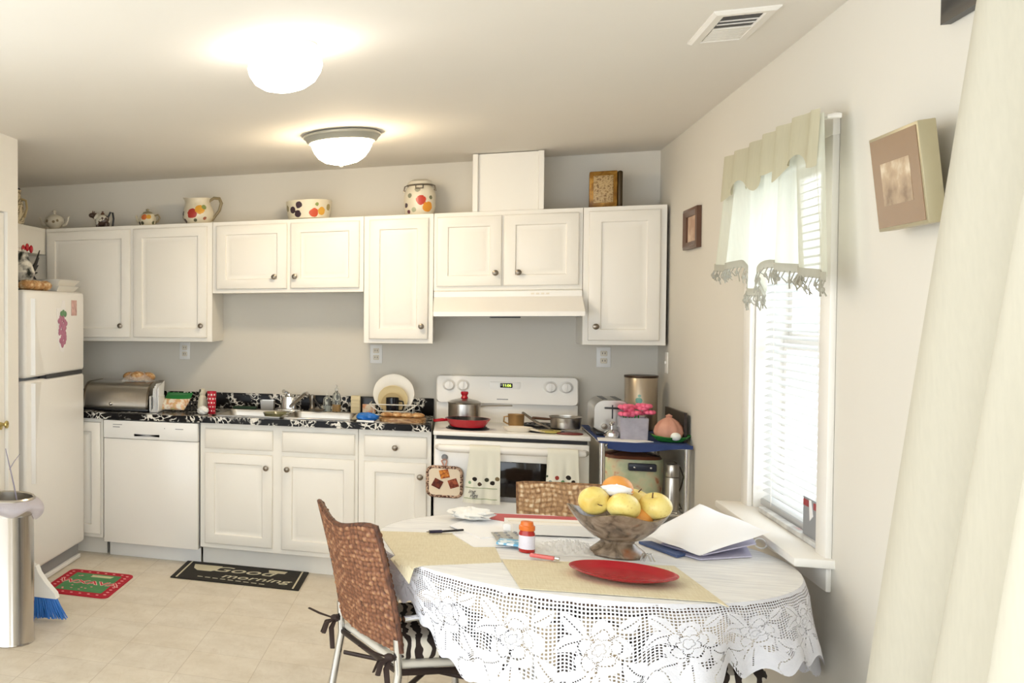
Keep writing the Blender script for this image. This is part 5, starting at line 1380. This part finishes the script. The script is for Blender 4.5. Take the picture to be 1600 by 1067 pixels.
def chair(label, loc, rz, wm, wid=.44, zb=.445, zt=.845, ties=True, rails=True, wv=(20, 24), arch=.018):
    """local axes: +x is the sitter's forward direction, backrest at x=0, y across"""
    t = thing('dining_chair', label, 'chair', loc, rz=rz, local=True)
    hw = wid/2
    def bf(u, v):   # outer (rear) face, v up
        y = -hw+wid*u; z = zb+(zt-zb)*v+.0
        top = -arch*math.cos(PI*(u-.5)*2)*v
        x = -.015-.085*v**1.3-.030*(1-(2*u-1)**2)
        return Vector((x, y, z+top)), Vector((-1, 0, -.18)).normalized()
    wicker_panel(bf, 126, 126, wv[0], wv[1], .0075, wm, t)
    # rolled rim of the backrest
    rim = [bf(u, 1)[0]+Vector((.004, 0, .002)) for u in [k/16 for k in range(17)]]
    rim = [bf(0, v)[0]+Vector((.004, 0, 0)) for v in [k/8 for k in range(8)]]+rim+[bf(1, v)[0]+Vector((.004, 0, 0)) for v in [1-k/8 for k in range(1, 9)]]
    G().tube(rim, .0085, 10).build('back_rim', wm, t)
    # frame
    for s in (-1, 1):
        y = s*(hw-.01)
        G().tube([(-.02, y, zb+.04), (-.015, y, .40), (-.05, y*1.02, .2), (-.10, y*1.06, 0)], .0125, 12).build('leg', 'chrome', t)
        G().tube([(.40, y, .41), (.415, y, .2), (.43, y*1.04, 0)], .0125, 12).build('leg', 'chrome', t)
    g = G().tube([(-.015, -hw+.01, .405), (.40, -hw+.01, .405), (.40, hw-.01, .405), (-.015, hw-.01, .405)], .011, 10, True)
    g.tube([(-.01, -hw+.02, .33), (.40, hw-.02, .33)], .008, 8); g.tube([(-.01, hw-.02, .33), (.40, -hw+.02, .33)], .008, 8)
    g.build('seat_frame', 'darkmetal', t)
    G().box(-.01, .415, -hw+.015, hw-.015, .412, .435, .01, 3).build('seat', mat('cream_vinyl', '#d9d2c4', .6), t)
    if rails:
        G().tube([(.0, -hw+.005, .575), (.10, -hw-.0, .585), (.26, -hw, .57)], .010, 10).build('arm_rail', 'chrome', t)
    c = G().box(0, .41, -hw+.02, hw-.02, .436, .505, .022, 4).build('seat_cushion', 'zebra', t)
    if ties:
        md = mat('dark_ribbon', '#33241f', .8)
        for s in (-1, 1):
            y = s*(hw-.015); g = G()
            g.tube([(.0, y, .455), (-.03, y+s*.01, .458), (-.045, y-s*.02, .452)], .009, 6, flat=.5)
            for (dx, dy, dz) in ((-.07, .07, .02), (-.07, -.06, -.03), (-.03, .05, -.06), (-.05, -.09, -.075)):
                g.tube([(-.04, y, .45), (-.05+dx*.5, y+dy*.5*1, .455+dz*.3), (-.04+dx, y+dy, .45+dz)], [.006, .009, .008], 6, flat=.35)
            g.sph((-.042, y, .452), .016, .018, .013, 10, 6)
            g.build('cushion_tie', md, t)
    return t
chair('wicker-backed chrome chair at the left of the table, back to viewer', (-1.293, -3.055, 0), 0.52, 'wicker', zb=.47, zt=.85)
chair('wicker-backed chair at the far side of table, facing the viewer', (-.575, -1.87, 0), -PI/2+.05, 'wicker2', wid=.43, zt=.797, wv=(20, 18), arch=.0, ties=False, rails=False)
# stool tucked under the cloth
t = thing('stool', 'zebra-cushioned dark stool tucked under the table front', 'stool', (-.41, -3.16, 0))
G().lathe([(.0005, .45), (.17, .45), (.175, .47), (.17, .49), (.0005, .495)], (-.41, -3.16, 0), 32).build('seat', 'darkmetal', t)
G().lathe([(.165, .4955), (.18, .515), (.17, .542), (.12, .555), (.0005, .558)], (-.41, -3.16, 0), 32).build('cushion', 'zebra', t)
for k in range(4):
    a = PI/4+k*PI/2; G().tube([(-.41+.13*math.cos(a), -3.16+.13*math.sin(a), .45), (-.41+.17*math.cos(a), -3.16+.17*math.sin(a), 0)], .013, 8).build('leg', 'darkmetal', t)

# ================================================================== FLOOR THINGS
t = thing('kitchen_mat', 'black kitchen mat with cream lettering in front of the sink cabinet', 'mat', (-2.2, -.75, 0))
G().box(-2.565, -1.835, -.96, -.55, 0, .008, .003).build('mat', mat('mat_black', '#26221c', .95, var=.25, vscale=25, bump=.3), t)
ml = mat('mat_cream', '#cfc8ae', .95)
g = G()
for x0, x1, y0, y1 in ((-2.535, -2.526, -.95, -.56), (-1.874, -1.865, -.95, -.56)): g.box(x0, x1, y0, y1, .0075, .0088)
g.build('stripe', ml, t)
FL = lambda x, y: Matrix.Translation((x, y, .0083))
text('lettering', 'Good', .16, ml, t, FL(-2.205, -.69), shear=.35)
text('lettering', 'morning', .115, ml, t, FL(-2.10, -.83), shear=.3)
g = G().prism([(-2.50, -.62), (-2.33, -.62), (-2.345, -.71), (-2.375, -.755), (-2.455, -.755), (-2.485, -.71)], .0078, .0088, lambda u, v, d: (u, v, d))
g.prism([(-2.06, -.60), (-1.95, -.60), (-1.96, -.655), (-2.05, -.655)], .0078, .0088, lambda u, v, d: (u, v, d)); g.build('cup_motif', ml, t)
g = G()
for i in range(9): g.box(-2.42+i*.045, -2.39+i*.045, -.895-.004*i, -.885-.004*i, .0078, .0086)
g.build('small_lettering', ml, t)
t = thing('holiday_rug', 'small green rug with red border in front of the refrigerator', 'rug', (-2.96, -1.24, 0))
def rr_(x0, x1, y0, y1, r):
    o = []
    for qx, qy, a0 in ((x1, y1, 0), (x0, y1, PI/2), (x0, y0, PI), (x1, y0, 1.5*PI)):
        sx = -1 if qx == x1 else 1; sy = -1 if qy == y1 else 1
        for k in range(6): a = a0+PI/2*k/5; o.append((qx+sx*r+r*math.cos(a), qy+sy*r+r*math.sin(a)))
    return o
up3 = lambda u, v, d: (u, v, d)
G().prism(rr_(-3.155, -2.765, -1.515, -1.005, .04), 0, .007, up3).build('border', mat('rug_red', '#b3182f', .95, var=.12, vscale=40, bump=.3), t)
G().prism(rr_(-3.095, -2.82, -1.445, -1.075, .01), .0068, .0082, up3).build('field', mat('rug_green', '#4f8a58', .95, var=.25, vscale=18, bump=.3), t)
g = G()
for i in range(9):
    for x, y in ((-3.125, -1.46+i*.05), (-2.793, -1.46+i*.05)): g.lathe([(.009, .0068), (.009, .0078), (.0005, .008)], (x, y, 0), 10)
for i in range(6):
    for x, y in ((-3.08+i*.05, -1.04), (-3.08+i*.05, -1.48)): g.lathe([(.008, .0068), (.008, .0078), (.0005, .008)], (x, y, 0), 10)
q = random.Random(8)
for i in range(14): g.lathe([(.007, .008), (.007, .0088), (.0005, .009)], (q.uniform(-3.08, -2.84), q.choice((q.uniform(-1.43, -1.34), q.uniform(-1.18, -1.09))), 0), 8)
g.build('dots', mat('rug_pink', '#e89a9a', .95), t)
text('lettering_outline', 'WXAVA', .095, mat('rug_outline', '#ecc9bd', .95), t, Matrix.Translation((-2.955, -1.265, .0082)), off=.005)
text('lettering', 'WXAVA', .095, mat('rug_text', '#c8283c', .95), t, Matrix.Translation((-2.955, -1.265, .0090)))
G().prism([(-2.99, -1.10), (-2.86, -1.10), (-2.87, -1.14), (-2.985, -1.145)], .008, .0088, up3).build('patch', mat('rug_cream', '#c9c9a0', .95), t)
# waste bin
t = thing('waste_bin', 'tall polished steel waste bin with bag at the left edge', 'waste bin', (-2.97, -2.29, 0), local=True)
t.location = (-2.985, -2.31, 0)
R_ = .128
G().lathe([(R_, .0), (R_+.003, .004), (R_, .012), (R_, .60)], (0, 0, 0), 48).build('barrel', mat('polished_steel', '#c9c4bf', .14, 1, var=.05), t)
G().lathe([(R_+.002, .645), (R_+.008, .65), (R_+.009, .675), (R_+.003, .682), (R_-.004, .676), (R_-.006, .6)], (0, 0, 0), 48, cap=False).build('rim_ring', 'steel', t)
def bagf(u, v):
    a = 2*PI*u; lop = .5+.5*math.cos(a+.2)
    r = R_+.006+(.012+.034*lop)*math.sin(PI*min(1, v*1.02))**.7+.004*math.sin(9*a+4*v)
    z = .672-(.075+.02*math.sin(a*2)+.015*math.sin(5*a))*v
    return (r*math.cos(a), r*math.sin(a), z)
G().grid(bagf, 90, 16).build('liner_bag', 'bag', t)
def bag2(u, v):
    a = -2.75+.95*u; r = R_+.004+.03*math.sin(PI*v)*math.sin(PI*u)
    return (r*math.cos(a), r*math.sin(a), .60-(.33-.25*u)*v)
G().grid(bag2, 24, 16).build('liner_overhang', 'baglilac', t)
t = thing('dry_twig', 'thin grey forked twig sticking out of the waste bin', 'twig', (-2.98, -2.3, .6))
g = G().tube([(-2.94, -2.25, .55), (-2.965, -2.27, .72), (-2.985, -2.28, .82), (-3.0, -2.29, .9)], [.004, .0035, .003, .002], 6)
g.tube([(-2.985, -2.28, .80), (-2.96, -2.28, .84), (-2.935, -2.27, .875)], [.0025, .002, .0015], 6)
g.build('stem', mat('twig_grey', '#9a94a4', .8), t)
# broom
t = thing('broom', 'angled white broom head with blue bristles behind the waste bin', 'broom', (-2.93, -1.98, 0))
def fan(z, k):  # outline half section across x at height z
    return None
g = G(); q = random.Random(4)
for i in range(70):
    u = (i % 35)/34; row = i//35
    xt = -3.03+.15*u; xb = -3.06+.245*u
    zt_, zb_ = .135-.02*u*0, .004+.018*(u)
    y = -1.99+.018*row
    g.tube([(xt, y, zt_), ((xt+xb)/2+.002*q.uniform(-1, 1), y+q.uniform(-.004, .004), (zt_+zb_)/2), (xb+q.uniform(-.004, .004), y+q.uniform(-.01, .01), zb_)], [.0048, .0046, .003], 5)
tag(g.build('bristles', 'blue', t), kind=None)
G().loops([[(x0, -2.002, z), (x1, -2.002, z), (x1, -1.955, z), (x0, -1.955, z)] for x0, x1, z in ((-3.045, -2.86, .12), (-3.04, -2.868, .145), (-3.02, -2.92, .195), (-3.01, -2.955, .24), (-3.005, -2.97, .275))]).build('head', 'plastic', t)
G().tube([(-2.988, -1.978, .27), (-3.04, -2.06, .42), (-3.10, -2.14, .60)], .0115, 10).build('handle', 'plastic', t)

# ------------------------------------------------------------------ groups of repeats
GROUPS = {'wall_cabinet': 'white wall cabinets along the back wall', 'base_cabinet': 'white base cabinets under the countertop',
          'electrical_outlet': 'outlets on the back wall', 'apple': 'yellow apples in the fruit bowl', 'orange': 'oranges in the fruit bowl',
          'dinner_plate': 'plates in the dish rack', 'soap_bottle': 'soap bottles behind the sink', 'dish_towel': 'towels on the oven handle',
          'fridge_magnet': 'magnets on the freezer door', 'placemat': 'placemats on the table', 'dining_chair': 'wicker chairs at the table',
          'ceiling_lamp': 'lamps on the ceiling', 'picture_frame': 'pictures on the right wall', 'saucepan': 'saucepans on the stove'}
for o in list(COL.objects):
    k = o.name.split('.')[0]
    if o.parent is None and k in GROUPS and 'label' in o: o['group'] = GROUPS[k]
